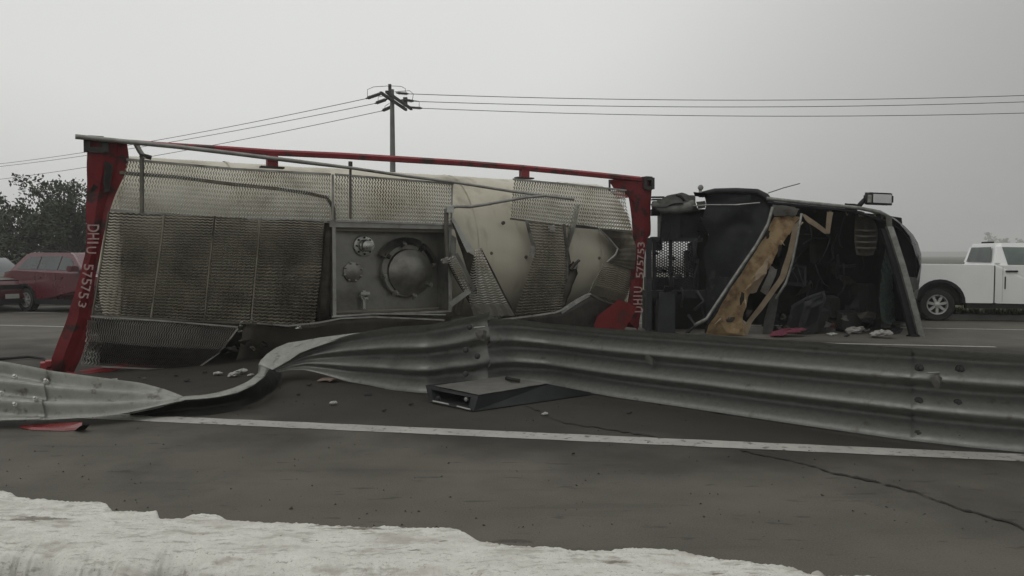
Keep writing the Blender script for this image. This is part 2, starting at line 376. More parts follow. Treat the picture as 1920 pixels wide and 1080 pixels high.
# soil in front of the kerb
bm = BM(); g = [[bm.verts.new((-6+.1*i, 3.35-.1*j-.0*i, .0+.035*noise.noise(Vector((i*.7, j*.7, 0))))) for j in range(34)] for i in range(140)]
for i in range(139):
    for j in range(33): bm.faces.new((g[i][j], g[i+1][j], g[i+1][j+1], g[i][j+1]))
struct('roadside_soil', bm, M['soil'], smooth=True)
# far kerb and verge
bm = BM(); hexa(bm, [RP(-300, 18.95, -.02), RP(300, 18.95, -.02), RP(300, 19.15, -.02), RP(-300, 19.15, -.02)], [RP(-300, 18.97, .12), RP(300, 18.97, .12), RP(300, 19.15, .12), RP(-300, 19.15, .12)])
struct('far_kerb', bm, mat('kerb_concrete', (.22,.215,.2), (.17,.165,.15), rough=.9, scale=3))
bm = BM(); gg = [[bm.verts.new(RP(-300+6*i, 19.16+(0, 2, 6, 14, 40, 120, 330)[j], .06+.10*noise.noise(Vector((i*1.3, j, 0)))*(j > 0) - (.1 if j > 3 else 0))) for j in range(7)] for i in range(101)]
for i in range(100):
    for j in range(6): bm.faces.new((gg[i][j], gg[i+1][j], gg[i+1][j+1], gg[i][j+1]))
struct('verge', bm, M['grass'])
bm = BM()                                                          # verge grass blades
for k in range(26000):
    s = random.uniform(-26, 30); t = 19.18+abs(random.gauss(0, 1.4)); p = RP(s, t, .05); h = random.uniform(.05, .22); a = random.uniform(0, 6.28); w = .018
    d = Vector((math.cos(a), math.sin(a), 0)); q = Vector((random.uniform(-.6, .6), random.uniform(-.6, .6), 1))*h
    bm.faces.new([bm.verts.new(p-d*w), bm.verts.new(p+d*w), bm.verts.new(p+q)])
obj('verge_grass', bm, M['grass'], kind='stuff', recalc=False)
# distant ridge
bm = BM(); prev = None
for i in range(121):
    x = -1450+24*i; h = 6.5+5*noise.noise(Vector((i*.16, 0, 0)))+.5*noise.noise(Vector((i*.9, 3, 0)))
    v = [bm.verts.new((x, 900, -.1)), bm.verts.new((x, 940, h*.8)), bm.verts.new((x, 1000, h)), bm.verts.new((x, 1150, -.1))]
    if prev:
        for j in range(3): bm.faces.new((prev[j], v[j], v[j+1], prev[j+1]))
    prev = v
struct('distant_hills', bm, M['hill'], smooth=True)

# ------------------------------------------------------------------ trees
def leaves(centres, n, size, bm):
    for k in range(n):
        c, r = random.choice(centres)
        d = Vector((random.gauss(0, 1), random.gauss(0, 1), random.gauss(0, 1))).normalized()*r*random.random()**.45
        p = c+d; a = Vector((random.gauss(0, 1), random.gauss(0, 1), random.gauss(0, 1))).normalized(); b_ = a.orthogonal().normalized(); s = size*random.uniform(.5, 1.4)
        bm.faces.new([bm.verts.new(p-a*s), bm.verts.new(p+b_*s*.5), bm.verts.new(p+a*s), bm.verts.new(p-b_*s*.5)])
def tree(name, base, h, spread, n, label, lm, nb=26, ncl=5, lsize=.12, group='roadside trees'):
    t = empty(name, base, label, 'tree', group); tb = BM(); cs = []
    tube(tb, [base+Vector((0, 0, -.1)), base+Vector((.1, 0, h*.25)), base+Vector((-.1, .1, h*.45))], [h*.035, h*.028, h*.02], 8)
    for k in range(nb):
        a = random.uniform(0, 6.28); el = random.uniform(.1, 1.0); z0 = h*random.uniform(.15, .45); L = spread*random.uniform(.45, 1)
        s0 = base+Vector((0, 0, z0)); e = base+Vector((math.cos(a)*L*math.cos(el*1.1), math.sin(a)*L*math.cos(el*1.1), min(z0+L*math.sin(el*1.3)*.9+h*.08, h*.95)))
        mid = s0.lerp(e, .5)+Vector((random.uniform(-.2, .2), random.uniform(-.2, .2), .15))
        tube(tb, [s0, mid, e], [h*.012, h*.008, h*.003], 5)
        for q in range(ncl): cs.append((s0.lerp(e, random.uniform(.45, 1.12))+Vector([random.gauss(0, h*.05) for _ in range(3)]), random.uniform(.04, .10)*h))
    cs = [(Vector((c.x, c.y, min(c.z, base.z+h*.9))), r) for c, r in cs]
    for q in range(nb): 
        c, r = random.choice(cs); tube(tb, [c, c+Vector((random.gauss(0, .15), random.gauss(0, .15), .35))*h*.1], [.012, .004], 4)
    obj('trunk', tb, M['bark'], t)
    lb = BM(); leaves(cs, n, lsize, lb); obj('crown', lb, lm, t, recalc=False)
    return t
tree('broadleaf_tree', G(138, 487.5, 0)*1.0 if False else Vector((-21.6, 37, 0)), 5.6, 3.6, 10500, 'tallest dark tree rising right behind the bent red corner post', M['leaf'], 48, 6, .085)
tree('broadleaf_tree', Vector((-25.6, 38.5, 0)), 4.7, 3.6, 9500, 'mid height dark tree behind the red hatchback roof', M['leaf'], 48, 6, .085)
tree('broadleaf_tree', Vector((-29.5, 40, 0)), 4.3, 3.4, 8500, 'lowest dark tree cut off by the left edge of the photo', M['leaf'], 44, 6, .085)
tree('distant_tree', Vector((363, 560, 0)), 19, 11, 900, 'faint misty tree far beyond the white pickup cab roof', M['leaf'], 14, 4, .9, group='distant trees')
tree('distant_tree', Vector((387, 565, 0)), 15.5, 9, 700, 'faint small misty tree at the far right edge', M['leaf'], 12, 4, .9, group='distant trees')
def bush(base, w, h, n, label):
    b = BM(); cs = [(base+Vector((random.gauss(0, w*.4), random.gauss(0, w*.3), random.uniform(.15, .8)*h)), random.uniform(.25, .45)*h) for _ in range(26)]
    for c, r in cs[:14]: tube(b, [base+Vector((c.x-base.x, c.y-base.y, 0))*.3, c], [.02, .006], 4)
    leaves(cs, n, .09, b); obj('bush', b, M['leaf'], None, recalc=False, label=label, cat='bush', group='bushes under the roadside trees')
bush(Vector((-22.5, 33.5, 0)), 3.4, 1.6, 2600, 'dark scrubby bush behind the roof of the red hatchback')
bush(Vector((-25.5, 32.5, 0)), 3.0, 1.5, 2200, 'dark scrubby bush behind the car at the left edge')

# ------------------------------------------------------------------ utility pole and wires
pole = empty('utility_pole', PD(738, 540, 37)*1 , 'tall concrete utility pole with slanted crossarms behind the overturned tank', 'utility pole')
pb = PD(738, 478, 37); pole.location = Vector((pb.x, pb.y, 0)); LOC[pole] = pole.location.copy()
b0 = pole.location.copy(); ztop = PD(738, 162, 37).z
bm = BM(); tube(bm, [b0, b0+Vector((-.02, 0, ztop-.15))], [.19, .10], 12); obj('shaft', bm, M['concrete'], pole, smooth=True, auto=40)
A1, A2 = PD(717, 172, 35.4), PD(767, 206, 38.6)
for off in (Vector((-.13, .1, .0)), Vector((.17, -.1, .0))):
    bm = BM(); d = (A2-A1)*.5; c = (A1+A2)*.5+off; ax = d*.95; ay = Vector((d.y, -d.x, 0)).normalized()*.06
    box(bm, c, ax, ay, Vector((0, 0, .06))); obj('crossarm', bm, M['wire'], pole)
bm = BM(); pt = PD(731, 162, 36.6); box(bm, pt+Vector((0, 0, -.2)), Vector((.07, 0, 0)), Vector((0, .07, 0)), Vector((0, 0, .3))); obj('post_insulator', bm, M['wire'], pole)
bm = BM(); pt = PD(760, 191, 38); box(bm, pt, Vector((.1, 0, 0)), Vector((0, .1, 0)), Vector((0, 0, .22))); obj('arrester', bm, M['wire'], pole)
att = [(PD(719,174,35.6), PD(686,185,36.3)), (PD(728,185,37), PD(703,194,37.5)), (PD(737,199,38.2), PD(716,208,38.7))]
attr = [(PD(742,174,35.9), PD(766,176,35.9)), (PD(752,187,37.2), PD(776,190,37.2)), (PD(764,201,38.4), PD(792,203,38.4))]
def insul(a, b_):
    bm = BM(); d = (b_-a); L = d.length; prof = []
    for k in range(8): prof += [(L*(.2+.7*k/8), .05), (L*(.2+.7*k/8)+L*.03, .09), (L*(.2+.7*k/8)+L*.05, .05)]
    lathe(bm, a, d, [(0, .025)]+prof+[(L, .03)], 8); obj('insulator', bm, M['wire'], pole)
for a, b_ in att+attr: insul(a, b_)
def wire(a, b_, sag, r=.017, n=30, label='', group=None):
    bm = BM(); tube(bm, [a.lerp(b_, i/n)+Vector((0, 0, -4*sag*(i/n)*(1-i/n))) for i in range(n+1)], r, 5)
    obj('power_line', bm, M['wire'], None, label=label, cat='power line', group=group)
for (a, b_), py, lab in zip(att, (298, 303, 327), ('highest of the three wires running from the pole down to the left', 'middle wire running from the pole down to the left', 'lowest of the three wires running from the pole down to the left')):
    e = PD(0, py, 60); e2 = b_+(e-b_)*1.35; wire(b_, e2, .5, label=lab, group='wires left of the pole')
for (a, b_), py, lab in zip(attr, (179, 191, 212), ('topmost wire running from the pole across the right sky', 'middle wire running from the pole across the right sky', 'lowest wire running from the pole across the right sky')):
    e = PD(1920, py, 38.5); e2 = b_+(e-b_)*1.5; wire(b_, e2+Vector((0, 0, .8)), .6, label=lab, group='wires right of the pole')
for pts in ([(689,184),(689,168),(700,163),(731,161),(752,162),(760,166),(760,175)], [(709,194),(709,182),(728,178)], [(721,207),(722,199),(730,194)], [(740,172),(768,170),(775,176),(773,189)], [(764,186),(786,190),(786,202)]):
    bm = BM(); tube(bm, [PD(x, y, 36.5) for x, y in pts], .014, 5); obj('jumper_wire', bm, M['wire'], pole)

# ------------------------------------------------------------------ overturned tank container
tank = empty('tank_container', FA, 'overturned tank container lying on its side with red end frames and torn walkway gratings', 'tank container')
bu0, bv1 = UV(628, 424); bu1, _ = UV(840, 430); _, bv0 = UV(735, 590)
bv1 = (bv1+UV(840, 432)[1])/2; bv0 = UV(640, 590)[1]
WC, CV, R = 1.545, 1.49, 1.465
uL, uR = UV(225, 400)[0], UV(1195, 450)[0]
bm = BM(); nu, na = 96, 120; gr = []
us = sorted([uL+(uR-uL)*i/nu for i in range(nu+1)]+[bu0, bu1])
for u in us:
    rr = R
    row = []
    for k in range(na):
        a = 2*math.pi*k/na; p = FP(u, CV+rr*math.sin(a), WC-rr*math.cos(a))
        dn = .016*noise.noise(Vector((u*1.3, a*2, 0)))+.007*noise.noise(Vector((u*4, a*5, 2)))
        p = p + (FP(u, CV, WC)-p).normalized()*dn
        row.append(bm.verts.new(p))
    gr.append(row)
for i in range(len(us)-1):
    um = (us[i]+us[i+1])/2
    for k in range(na):
        a = 2*math.pi*(k+.5)/na; v = CV+R*math.sin(a)
        if bu0 < um < bu1 and bv0+.02 < v < bv1-.02 and math.cos(a) > 0: continue
        bm.faces.new((gr[i][k], gr[i+1][k], gr[i+1][(k+1)%na], gr[i][(k+1)%na]))
shell = obj('tank_shell', bm, M['cream'], tank, smooth=True)
for uu, sgn in ((uL, -1), (uR, 1)):
    bm = BM(); lathe(bm, FP(uu, CV, WC), FU*sgn, [(0, R), (.05, R*.97), (.12, R*.8), (.2, R*.45), (.22, 0)], 48); obj('tank_end', bm, M['cream'], tank, smooth=True)
# cladding straps
for px in (458, 905, 1135):
    u = UV(px, 350)[0]; bm = BM()
    for k in range(-34, 61):
        a0_, a1_ = math.radians(k*2), math.radians(k*2+2)
        q = []
        for a, uo, rr in ((a0_, -.025, R+.012), (a0_, .025, R+.012), (a1_, .025, R+.012), (a1_, -.025, R+.012)): q.append(FP(u+uo, CV+rr*math.sin(a), WC-rr*math.cos(a)))
        if not (bu0-.05 < u < bu1+.05): face(bm, q)
    bmesh.ops.remove_doubles(bm, verts=bm.verts, dist=.001); obj('cladding_strap', bm, M['cream'], tank, smooth=True)
# manhole box
sb = BM(); wd = .42
P_ = lambda u, v, w: FP(u, v, w)
wf = .0
q = [(bu0, bv0), (bu1, bv0), (bu1, bv1), (bu0, bv1)]
face(sb, [P_(u, v, wd) for u, v in q])
for (a, b_) in zip(q, q[1:]+q[:1]): face(sb, [P_(*a, wf), P_(*b_, wf), P_(*b_, wd), P_(*a, wd)])
spill = obj('manhole_box', sb, M['steel'], tank, label='recessed steel manhole box in the tank side')
for (ua, ub, va, vb) in ((bu0-.09, bu1+.09, bv1, bv1+.10), (bu0-.05, bu0, bv0, bv1), (bu1, bu1+.05, bv0, bv1), (bu0-.05, bu1+.05, bv0-.03, bv0)):
    bm = BM(); bxyz_pts = [P_(ua, va, -.03), P_(ub, va, -.03), P_(ub, va, .1), P_(ua, va, .1)]
    hexa(bm, bxyz_pts, [p+Vector((0, 0, vb-va)) for p in bxyz_pts]); bmesh.ops.bevel(bm, geom=bm.edges, offset=.006, segments=1); obj('box_frame', bm, M['plate'], spill)
def at(px, py, w): return PF(px, py, w)
# manhole: neck ring, dished cover, swing bolts
mc = at(759, 507, wd); ax = -FNn
def fsize(px, n): return (PF(px+n/2, 500, wd)-PF(px-n/2, 500, wd)).length
R1 = .44
bm = BM(); lathe(bm, mc, ax, [(0, R1), (.10, R1), (.12, R1-.02), (.12, R1-.09), (.05, R1-.10)], 40); obj('manhole_neck', bm, M['steel'], spill, smooth=True, auto=35)
bm = BM(); lathe(bm, mc+Vector((0, 0, -.03))+FU*.04, ax, [(.08, R1-.06), (.16, R1-.06), (.175, R1-.08), (.18, R1-.11), (.22, R1-.16), (.255, R1-.25), (.27, R1-.36), (.272, 0)], 48); cover = obj('manhole_cover', bm, M['steel'], spill, smooth=True, auto=40)
for k in range(8):
    a = math.radians(12+45*k); d = FU*math.cos(a)+Vector((0, 0, math.sin(a))); tdir = FU*-math.sin(a)+Vector((0, 0, math.cos(a)))
    c = mc+d*(R1-.01)
    bm = BM(); box(bm, c-FNn*.15, d*.05, tdir*.022, FNn*.03); tube(bm, [c-FNn*.05, c-FNn*.27], .016, 8); box(bm, c-FNn*.22, d*.028, tdir*.028, FNn*.018)
    obj('clamp_bolt', bm, M['cast'] if k in (1, 3) else M['steel'], spill)
for k, (a0_, a1_) in enumerate(((100, 152), (62, 96), (8, 55))):     # the splash collar pieces round the top
    bm = BM(); n = 10; pr = None
    for i in range(n+1):
        a = math.radians(a0_+(a1_-a0_)*i/n); d = FU*math.cos(a)+Vector((0, 0, math.sin(a))); r1, r2 = (R1+.01, R1+.10)
        v = [bm.verts.new(mc+d*r1-FNn*.2), bm.verts.new(mc+d*r2-FNn*.10), bm.verts.new(mc+d*r2+FNn*.01)]
        if pr: bm.faces.new((pr[0], v[0], v[1], pr[1])); bm.faces.new((pr[1], v[1], v[2], pr[2]))
        pr = v
    obj('collar_plate', bm, M['steel'], spill, smooth=True, auto=40)
vc = at(681, 461, wd)
bm = BM(); lathe(bm, vc, ax, [(0, .165), (.05, .165), (.055, .15), (.055, .10), (.14, .10), (.15, .085), (.22, .08), (.23, .05), (.25, 0)], 32); valve = obj('relief_valve', bm, M['steelb'], spill, smooth=True, auto=35)
for k in range(8):
    a = k*math.pi/4; bm = BM(); lathe(bm, vc+(FU*math.cos(a)+Vector((0, 0, math.sin(a))))*.13-FNn*.05, ax, [(0, .016), (.03, .016), (.035, 0)], 6); obj('flange_bolt', bm, M['cast'], spill)
vc2 = at(661, 510, wd)
bm = BM(); lathe(bm, vc2, ax, [(0, .155), (.03, .155), (.035, .145), (.037, 0)], 32); obj('blank_flange', bm, M['steel'], spill, smooth=True, auto=35)
for k in range(8):
    a = k*math.pi/4+.3; bm = BM(); lathe(bm, vc2+(FU*math.cos(a)+Vector((0, 0, math.sin(a))))*.145, ax, [(0, .02), (.05, .02), (.055, 0)], 6); obj('flange_bolt', bm, M['steel'], spill)
vc3 = at(678, 556, wd)
bm = BM(); lathe(bm, vc3, ax, [(0, .05), (.12, .05), (.12, .03), (.2, .03)], 12); tube(bm, [vc3-FNn*.1+Vector((0, 0, -.19)), vc3-FNn*.1+Vector((0, 0, .1))], .035, 10)
box(bm, vc3-FNn*.16+Vector((0, 0, .06)), FU*.075, Vector((0, 0, .02)), FNn*.02); box(bm, vc3-FNn*.14+Vector((0, 0, -.02)), FU*.055, Vector((0, 0, .018)), FNn*.02)
obj('drain_valve', bm, M['steelb'], spill, smooth=True, auto=35)
# end frames ----------------------------------------------------------
def postsheet(rows, ns, nt_, th, jit, m, name='corner_post', parent=tank, label=None, extra=None):
    P = [[PF(x, y, w) for x, y, w in r] for r in rows]
    b = sheet(P, ns, nt_, th, jit, 2.2)
    return obj(name, b, m, parent, smooth=True, auto=28, label=label)
Lrows = [(262,163,233,0,-.02),(300,163,239,0,0),(330,163,232,.02,.0),(362,163,219,.05,.02),(395,163,207,0,0),(430,162,196,-.02,-.01),(470,158,188,-.02,.0),(520,151,180,-.03,.01),
         (555,141,176,-.06,0),(590,127,176,-.10,-.02),(640,107,165,-.16,-.06),(672,93,152,-.18,-.08),(690,92,140,-.17,-.06),(708,112,132,-.10,-.02)]
rows = []
for y, xl, xr, wl, wr in Lrows: rows.append([(xl, y, wl), (xl+(xr-xl)*.4, y, min(wl, wr)-.02), (xl+(xr-xl)*.75, y, (wl+wr)/2+.035), (xr, y, wr)])
lpost = postsheet(rows, 9, 46, -.06, .03, M['red'], label='left red corner post, bent outward at the bottom')
def solidpost(u, m=M['red'], h=2.75):
    bm = BM(); c = [FP(u-.08, 0.05, 2.6), FP(u+.08, 0.05, 2.6), FP(u+.08, 0.05, 2.75), FP(u-.08, 0.05, 2.75)]
    hexa(bm, c, [p+Vector((0, 0, h)) for p in c]); obj('corner_post', bm, m, tank)
solidpost(1.35, h=2.1); solidpost(FL-.1)
for u0 in (1.35, FL-.2):                                                # end cross members behind the posts, top and bottom
    if u0 < 3: continue
    for z0 in (.1, 2.62):
        bm = BM(); c = [FP(u0-.07, z0, .12), FP(u0+.07, z0, .12), FP(u0+.07, z0, 2.6), FP(u0-.07, z0, 2.6)]
        hexa(bm, c, [p+Vector((0, 0, .14)) for p in c]); obj('end_rail', bm, M['red'], tank)
# dents: dark scraped pockets on the left post
for (x0, y0, x1, y1, w) in ((196,302,212,362,-.02), (174,345,183,362,-.01)):
    bm = sheet([[PF(x0, y0, -.035), PF(x1, y0+6, -.035)], [PF(x0-3, y1, -.03), PF(x1-6, y1-4, -.03)]], 4, 8, -.006, .015, 8)
    obj('scraped_patch', bm, M['cast'], tank, smooth=True)
# right post
rows = [[(1140,337,.06),(1182,334,-.01),(1203,332,-.02),(1223,334,.02)],[(1152,356,.05),(1180,358,-.01),(1204,360,-.02),(1221,360,.02)],[(1177,362,.05),(1190,385,-.0),(1206,400,-.02),(1220,400,.02)],
        [(1184,410,.05),(1196,425,0),(1208,438,-.02),(1219,440,.03)],[(1186,442,.05),(1196,445,0),(1204,447,-.02),(1212,448,.03)],[(1186,480,.06),(1193,490,.0),(1202,490,-.01),(1208,490,.03)],[(1182,530,.06),(1190,535,0),(1200,535,-.01),(1206,535,.03)],
        [(1178,560,.05),(1186,575,0),(1196,580,0),(1202,585,.03)],[(1170,600,.05),(1180,605,0),(1188,612,0),(1195,620,.03)]]
rpost = postsheet(rows, 9, 34, -.05, .02, M['red'], label='right red corner post beside the wrecked cab')
bm = BM(); sheet([[PF(1161,561,-.15), PF(1178,568,-.15), PF(1194,577,-.15)],[PF(1119,593,-.15), PF(1150,598,-.155), PF(1182,600,-.15)],[PF(1111,622,-.15), PF(1142,622,-.15), PF(1168,622,-.15)]], 4, 4, -.01, .004, bm=bm)
obj('gusset_plate', bm, M['redf'], tank, label='bright red torn gusset flap')
# corner castings
def casting(px, py, w0, sx=.17, sz=.17, tilt=0, m=M['cast']):
    c = PF(px, py, w0+.09); bm = BM()
    u, z, n = FU*sx, Vector((0, 0, sz)), FNn
    t = .035; hx, hz = sx*.55, sz*.5
    # ring of four bars leaves the oval hole open, back block closes it
    box(bm, c+FU*(sx/2-t/2+.0), FU*t, Vector((0, 0, sz/2)), n*.09); box(bm, c-FU*(sx/2-t/2), FU*t, Vector((0, 0, sz/2)), n*.09)
    box(bm, c+Vector((0, 0, sz/2-t/2)), FU*(sx/2-t), Vector((0, 0, t)), n*.088); box(bm, c-Vector((0, 0, sz/2-t/2)), FU*(sx/2-t), Vector((0, 0, t)), n*.088)
    box(bm, c+n*.07, FU*(sx/2-t), Vector((0, 0, sz/2-t)), n*.02)
    return obj('corner_casting', bm, m, tank)
casting(180, 272, -.06, .24, .18); casting(1212, 344, -.05, .22, .22); casting(95, 688, -.12, .18, .13, m=M['redf'])
# top side rail and its stubs
def frail(pts, r, m, name, w=0.0, n=6, flat=1.0):
    bm = BM(); tube(bm, [PF(x, y, w) for x, y in pts], r, n, flat=flat); return obj(name, bm, m, tank, smooth=True, auto=50)
frail([(205,263),(300,271),(420,279),(510,286),(640,292),(740,298),(870,306),(983,315),(1090,325),(1150,331),(1200,336)], [.03,.034,.04,.045,.048,.05,.05,.05,.052,.052,.05], M['red'], 'top_rail', .0)
for x, y0, y1, wd_ in ((510, 288, 314, 10), (983, 318, 334, 7)):
    p0, p1 = PF(x, y0, .02), PF(x, y1, .02); s = (PF(x+wd_, y0, 0)-PF(x, y0, 0)).length
    bm = BM(); box(bm, (p0+p1)/2, FU*s, FNn*.05, Vector((0, 0, (p0.z-p1.z)/2))); obj('rail_stub', bm, M['red'], tank)
    bm = BM(); box(bm, p1, FU*s*2.2, FNn*.06, Vector((0, 0, .012))); obj('stub_foot', bm, M['cast'], tank)
frail([(150,702),(200,694),(260,690),(360,690),(430,690),(520,686),(700,672),(900,650),(1100,632),(1200,624)], .055, M['red'], 'bottom_rail', .12)
frail([(118,700),(150,706),(205,692),(240,684)], .04, M['redf'], 'bent_brace', -.10)
# bent handrail pipes
frail([(141,256),(200,262),(240,266),(330,275),(440,288),(560,303),(659,315),(760,330),(860,343),(960,359),(1076,374)], [.032]*3+[.03]*3+[.024]*5, M['plate'], 'handrail_pipe', -.09, 8)
frail([(840,392),(856,387),(880,388),(912,383),(945,377),(985,370),(1022,367)], .026, M['plate'], 'handrail_pipe', -.10, 8)
frail([(846,386),(880,385),(920,384),(938,378)], .009, M['plate'], 'cable', -.08, 6)
frail([(837,395),(836,430),(838,470),(840,488)], .035, M['under'], 'handrail_pipe', -.07, 8)
frail([(840,488),(852,515),(872,548),(886,575)], .028, M['cast'], 'handrail_pipe', -.08, 8)
frail([(254,268),(262,283),(272,298)], .035, M['steel'], 'hinge_bracket', -.06); frail([(262,290),(284,296)], .03, M['cast'], 'hinge_bracket', -.07)
frail([(657,306),(657,322),(657,410)], .022, M['under'], 'handrail_socket', -.03); frail([(657,303),(657,312)], .035, M['cast'], 'socket_cap', -.03)
frail([(1143,338),(1143,358)], .02, M['cast'], 'ladder_rung', .0)
# bracket cluster where the pipes meet
for (x, y, s) in ((843, 393, .06), (834, 489, .05), (1034, 428, .05), (1078, 500, .05)):
    bm = BM(); c = PF(x, y, -.12); box(bm, c, FU*s, FNn*s*.6, Vector((0, 0, s*.8))); tube(bm, [c-FU*s*1.5, c+FU*s*1.2+Vector((0, 0, s))], s*.35, 6)
    obj('pipe_clamp', bm, M['steelb'] if s != .05 else M['plate'], tank)
# gratings -------------------------------------------------------------
def fr(rows): return [[PF(*p) if len(p) == 3 else PF(p[0], p[1], 0) for p in r] for r in rows]
def edge(pts, w, r, m, name='grating_edge', parent=None):
    bm = BM(); tube(bm, [PF(x, y, w) for x, y in pts], r, 4); return obj(name, bm, m, parent or tank)
g1 = obj('walkway_grating', grating(fr([[(237,300,-.03),(440,318,-.03),(620,328,-.03)],[(228,347,-.03),(430,363,-.03),(620,370,-.03)],[(207,393,-.03),(420,408,-.03),(620,412,-.03)]]), 78, 22, wid=.44, amp=.26, rnd=.05), M['alu'], tank, recalc=False, label='upper left pale walkway grating')
g2 = obj('walkway_grating', grating(fr([[(628,328,-.03),(850,346,-.03)],[(628,413,-.03),(848,420,-.03)]]), 45, 22, wid=.44, amp=.26, rnd=.05), M['alu'], tank, recalc=False)
for g_, pts in ((g1, [(237,299),(440,317),(620,327)]), (g1, [(207,394),(420,409),(620,413)]), (g2, [(628,327),(850,345)]), (g2, [(628,414),(848,421)]), (g2, [(848,346),(846,420)]), (g1, [(624,327),(624,413)])):
    edge(pts, -.035, .02, M['plate'], parent=g_)
edge([(224,324),(330,332),(440,346),(520,354),(580,363),(612,370),(624,388),(626,412)], -.0, .03, M['alu_dirty'], 'walkway_support')   # dark bearer seen through
edge([(266,292),(266,400)], -.05, .028, M['under'], 'walkway_support')
# lower left block of cross gratings
xs_t = [203, 308, 402, 488, 612]; xs_m = [188, 296, 392, 480, 604]; xs_b = [172, 282, 382, 470, 592]
yt = lambda x: 397+(x-203)*.041; yb = lambda x: 590+(x-172)*.052
for i in range(4):
    e = 2.5
    r_ = fr([[(xs_t[i]+e, yt(xs_t[i]), -.05), (xs_t[i+1]-e, yt(xs_t[i+1]), -.05)], [(xs_m[i]+e, 495, -.055), (xs_m[i+1]-e, 497, -.055)], [(xs_b[i]+e, yb(xs_b[i]), -.05), (xs_b[i+1]-e, yb(xs_b[i+1]), -.05)]])
    g_ = obj('cross_grating', grating(r_, 36, 18 if i < 3 else 20, 's', wid=.66, tilt=.014, amp=.15, rnd=.09), M['alu_dirty'], tank, recalc=False)
    edge([(xs_t[i]+1, yt(xs_t[i])), (xs_m[i]+1, 496), (xs_b[i]+1, yb(xs_b[i]))], -.075, .013, M['alu_dirty'], parent=g_)
    edge([(xs_b[i], yb(xs_b[i])+1), (xs_b[i+1], yb(xs_b[i+1])+1)], -.06, .018, M['under'], parent=g_)
# skin strip beside the manhole box
obj('side_plate', sheet(fr([[(608,418,-.005),(624,418,-.005)],[(600,500,-.005),(622,500,-.005)],[(590,604,-.005),(618,603,-.005)]]), 3, 8, -.006, .006), M['alu_dirty'], tank, smooth=True)
# backing tint: grimy skin below the lower gratings
r_ = fr([[(170,594,-.09),(310,602,-.13),(446,614,-.10)],[(166,640,-.2),(290,650,-.34),(420,655,-.2)],[(152,682,-.10),(260,691,-.13),(372,690,-.10)]])
gb = obj('lower_grating', grating(r_, 62, 16, 't', wid=.62, tilt=.01, amp=.25), M['alu_black'], tank, recalc=False, label='lowest grating sheet, blackened and curling off the tank')
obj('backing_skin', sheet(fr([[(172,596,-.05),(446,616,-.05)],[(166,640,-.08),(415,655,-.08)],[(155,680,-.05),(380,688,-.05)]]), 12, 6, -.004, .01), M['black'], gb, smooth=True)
edge([(170,593),(250,598),(310,602),(446,613)], -.14, .014, M['plate'], parent=gb); edge([(152,683),(200,688),(290,692),(340,691),(372,689),(410,662),(446,616)], -.15, .014, M['plate'], parent=gb)
obj('scuffed_grating', grating(fr([[(164,600,-.15),(180,602,-.16)],[(158,645,-.17),(190,650,-.18)],[(152,682,-.15),(187,686,-.16)]]), 6, 14, 't', wid=.7, tilt=.02), M['steelb'], gb, recalc=False)
# dark lower cladding with bright torn lip
obj('torn_cladding', sheet(fr([[(460,604,-.03),(540,612,-.05),(600,606,-.06),(640,597,-.08),(700,595,-.08),(770,597,-.08),(835,602,-.05)],[(452,640,0),(540,650,0),(600,650,0),(640,650,0),(700,650,0),(770,645,0),(850,640,0)],[(440,680,.2),(540,686,.2),(600,686,.2),(640,686,.2),(700,680,.2),(770,672,.2),(850,660,.2)]]), 30, 10, -.012, .05, 2.5), M['under'], tank, smooth=True, label='dark crumpled cladding below the manhole')
edge([(482,606),(540,611),(596,605),(640,597),(700,594),(770,597),(833,600)], -.10, .016, M['plate'], 'torn_lip')
edge([(622,594),(700,588),(835,590)], -.05, .016, M['plate'], 'torn_lip')
obj('torn_cladding', sheet(fr([[(845,592,0),(930,598,-.05),(1000,592,-.06),(1052,585,-.08),(1108,552,-.12),(1160,566,-.05)],[(850,640,.1),(930,640,.05),(1000,640,0),(1052,640,0),(1108,640,0),(1165,640,0)]]), 20, 6, -.01, .03, 2.5), M['alu_black'], tank, smooth=True)
edge([(935,600),(1000,592),(1040,586),(1052,582),(1075,566),(1100,552),(1108,551)], -.14, .02, M['plate'], 'torn_lip')
obj('torn_strip', sheet(fr([[(1052,583,-.14),(1078,563,-.15),(1104,549,-.14)],[(1054,589,-.14),(1082,570,-.16),(1107,555,-.14)]]), 8, 2, -.01, .01), M['steelb'], tank)
# right gratings
g3 = obj('walkway_grating', grating(fr([[(964,337,-.03),(1080,348,-.03),(1172,358,-.03)],[(957,409,-.03),(1060,422,-.03),(1185,432,-.03)]]), 50, 22, wid=.44, amp=.24, rnd=.05), M['alu'], tank, recalc=False, label='upper right pale walkway grating')
edge([(962,336),(1080,347),(1174,357)], -.035, .02, M['plate'], parent=g3); edge([(957,410),(1060,424),(1186,434)], -.035, .02, M['under'], parent=g3)
g4 = obj('bent_grating', grating(fr([[(990,414,-.05),(1056,420,-.05)],[(1003,475,-.16),(1062,478,-.10)],[(985,530,-.12),(1060,530,-.10)],[(965,592,-.05),(1052,584,-.06)]]), 34, 14, 's', wid=.66, tilt=.014, amp=.12), M['alu_dirty'], tank, recalc=False, label='bent vertical grating strip right of the bare cream skin')
obj('edge_flange', sheet(fr([[(984,413,-.04),(990,414,-.09)],[(996,460,-.12),(1004,464,-.2)],[(992,480,-.12),(1000,485,-.2)]]), 2, 8, -.008), M['plate'], g4)
obj('edge_flange', sheet(fr([[(1054,420,-.04),(1060,420,-.12)],[(1060,470,-.08),(1066,474,-.16)],[(1057,530,-.06),(1066,520,-.1)]]), 2, 8, -.008), M['plate'], g4)
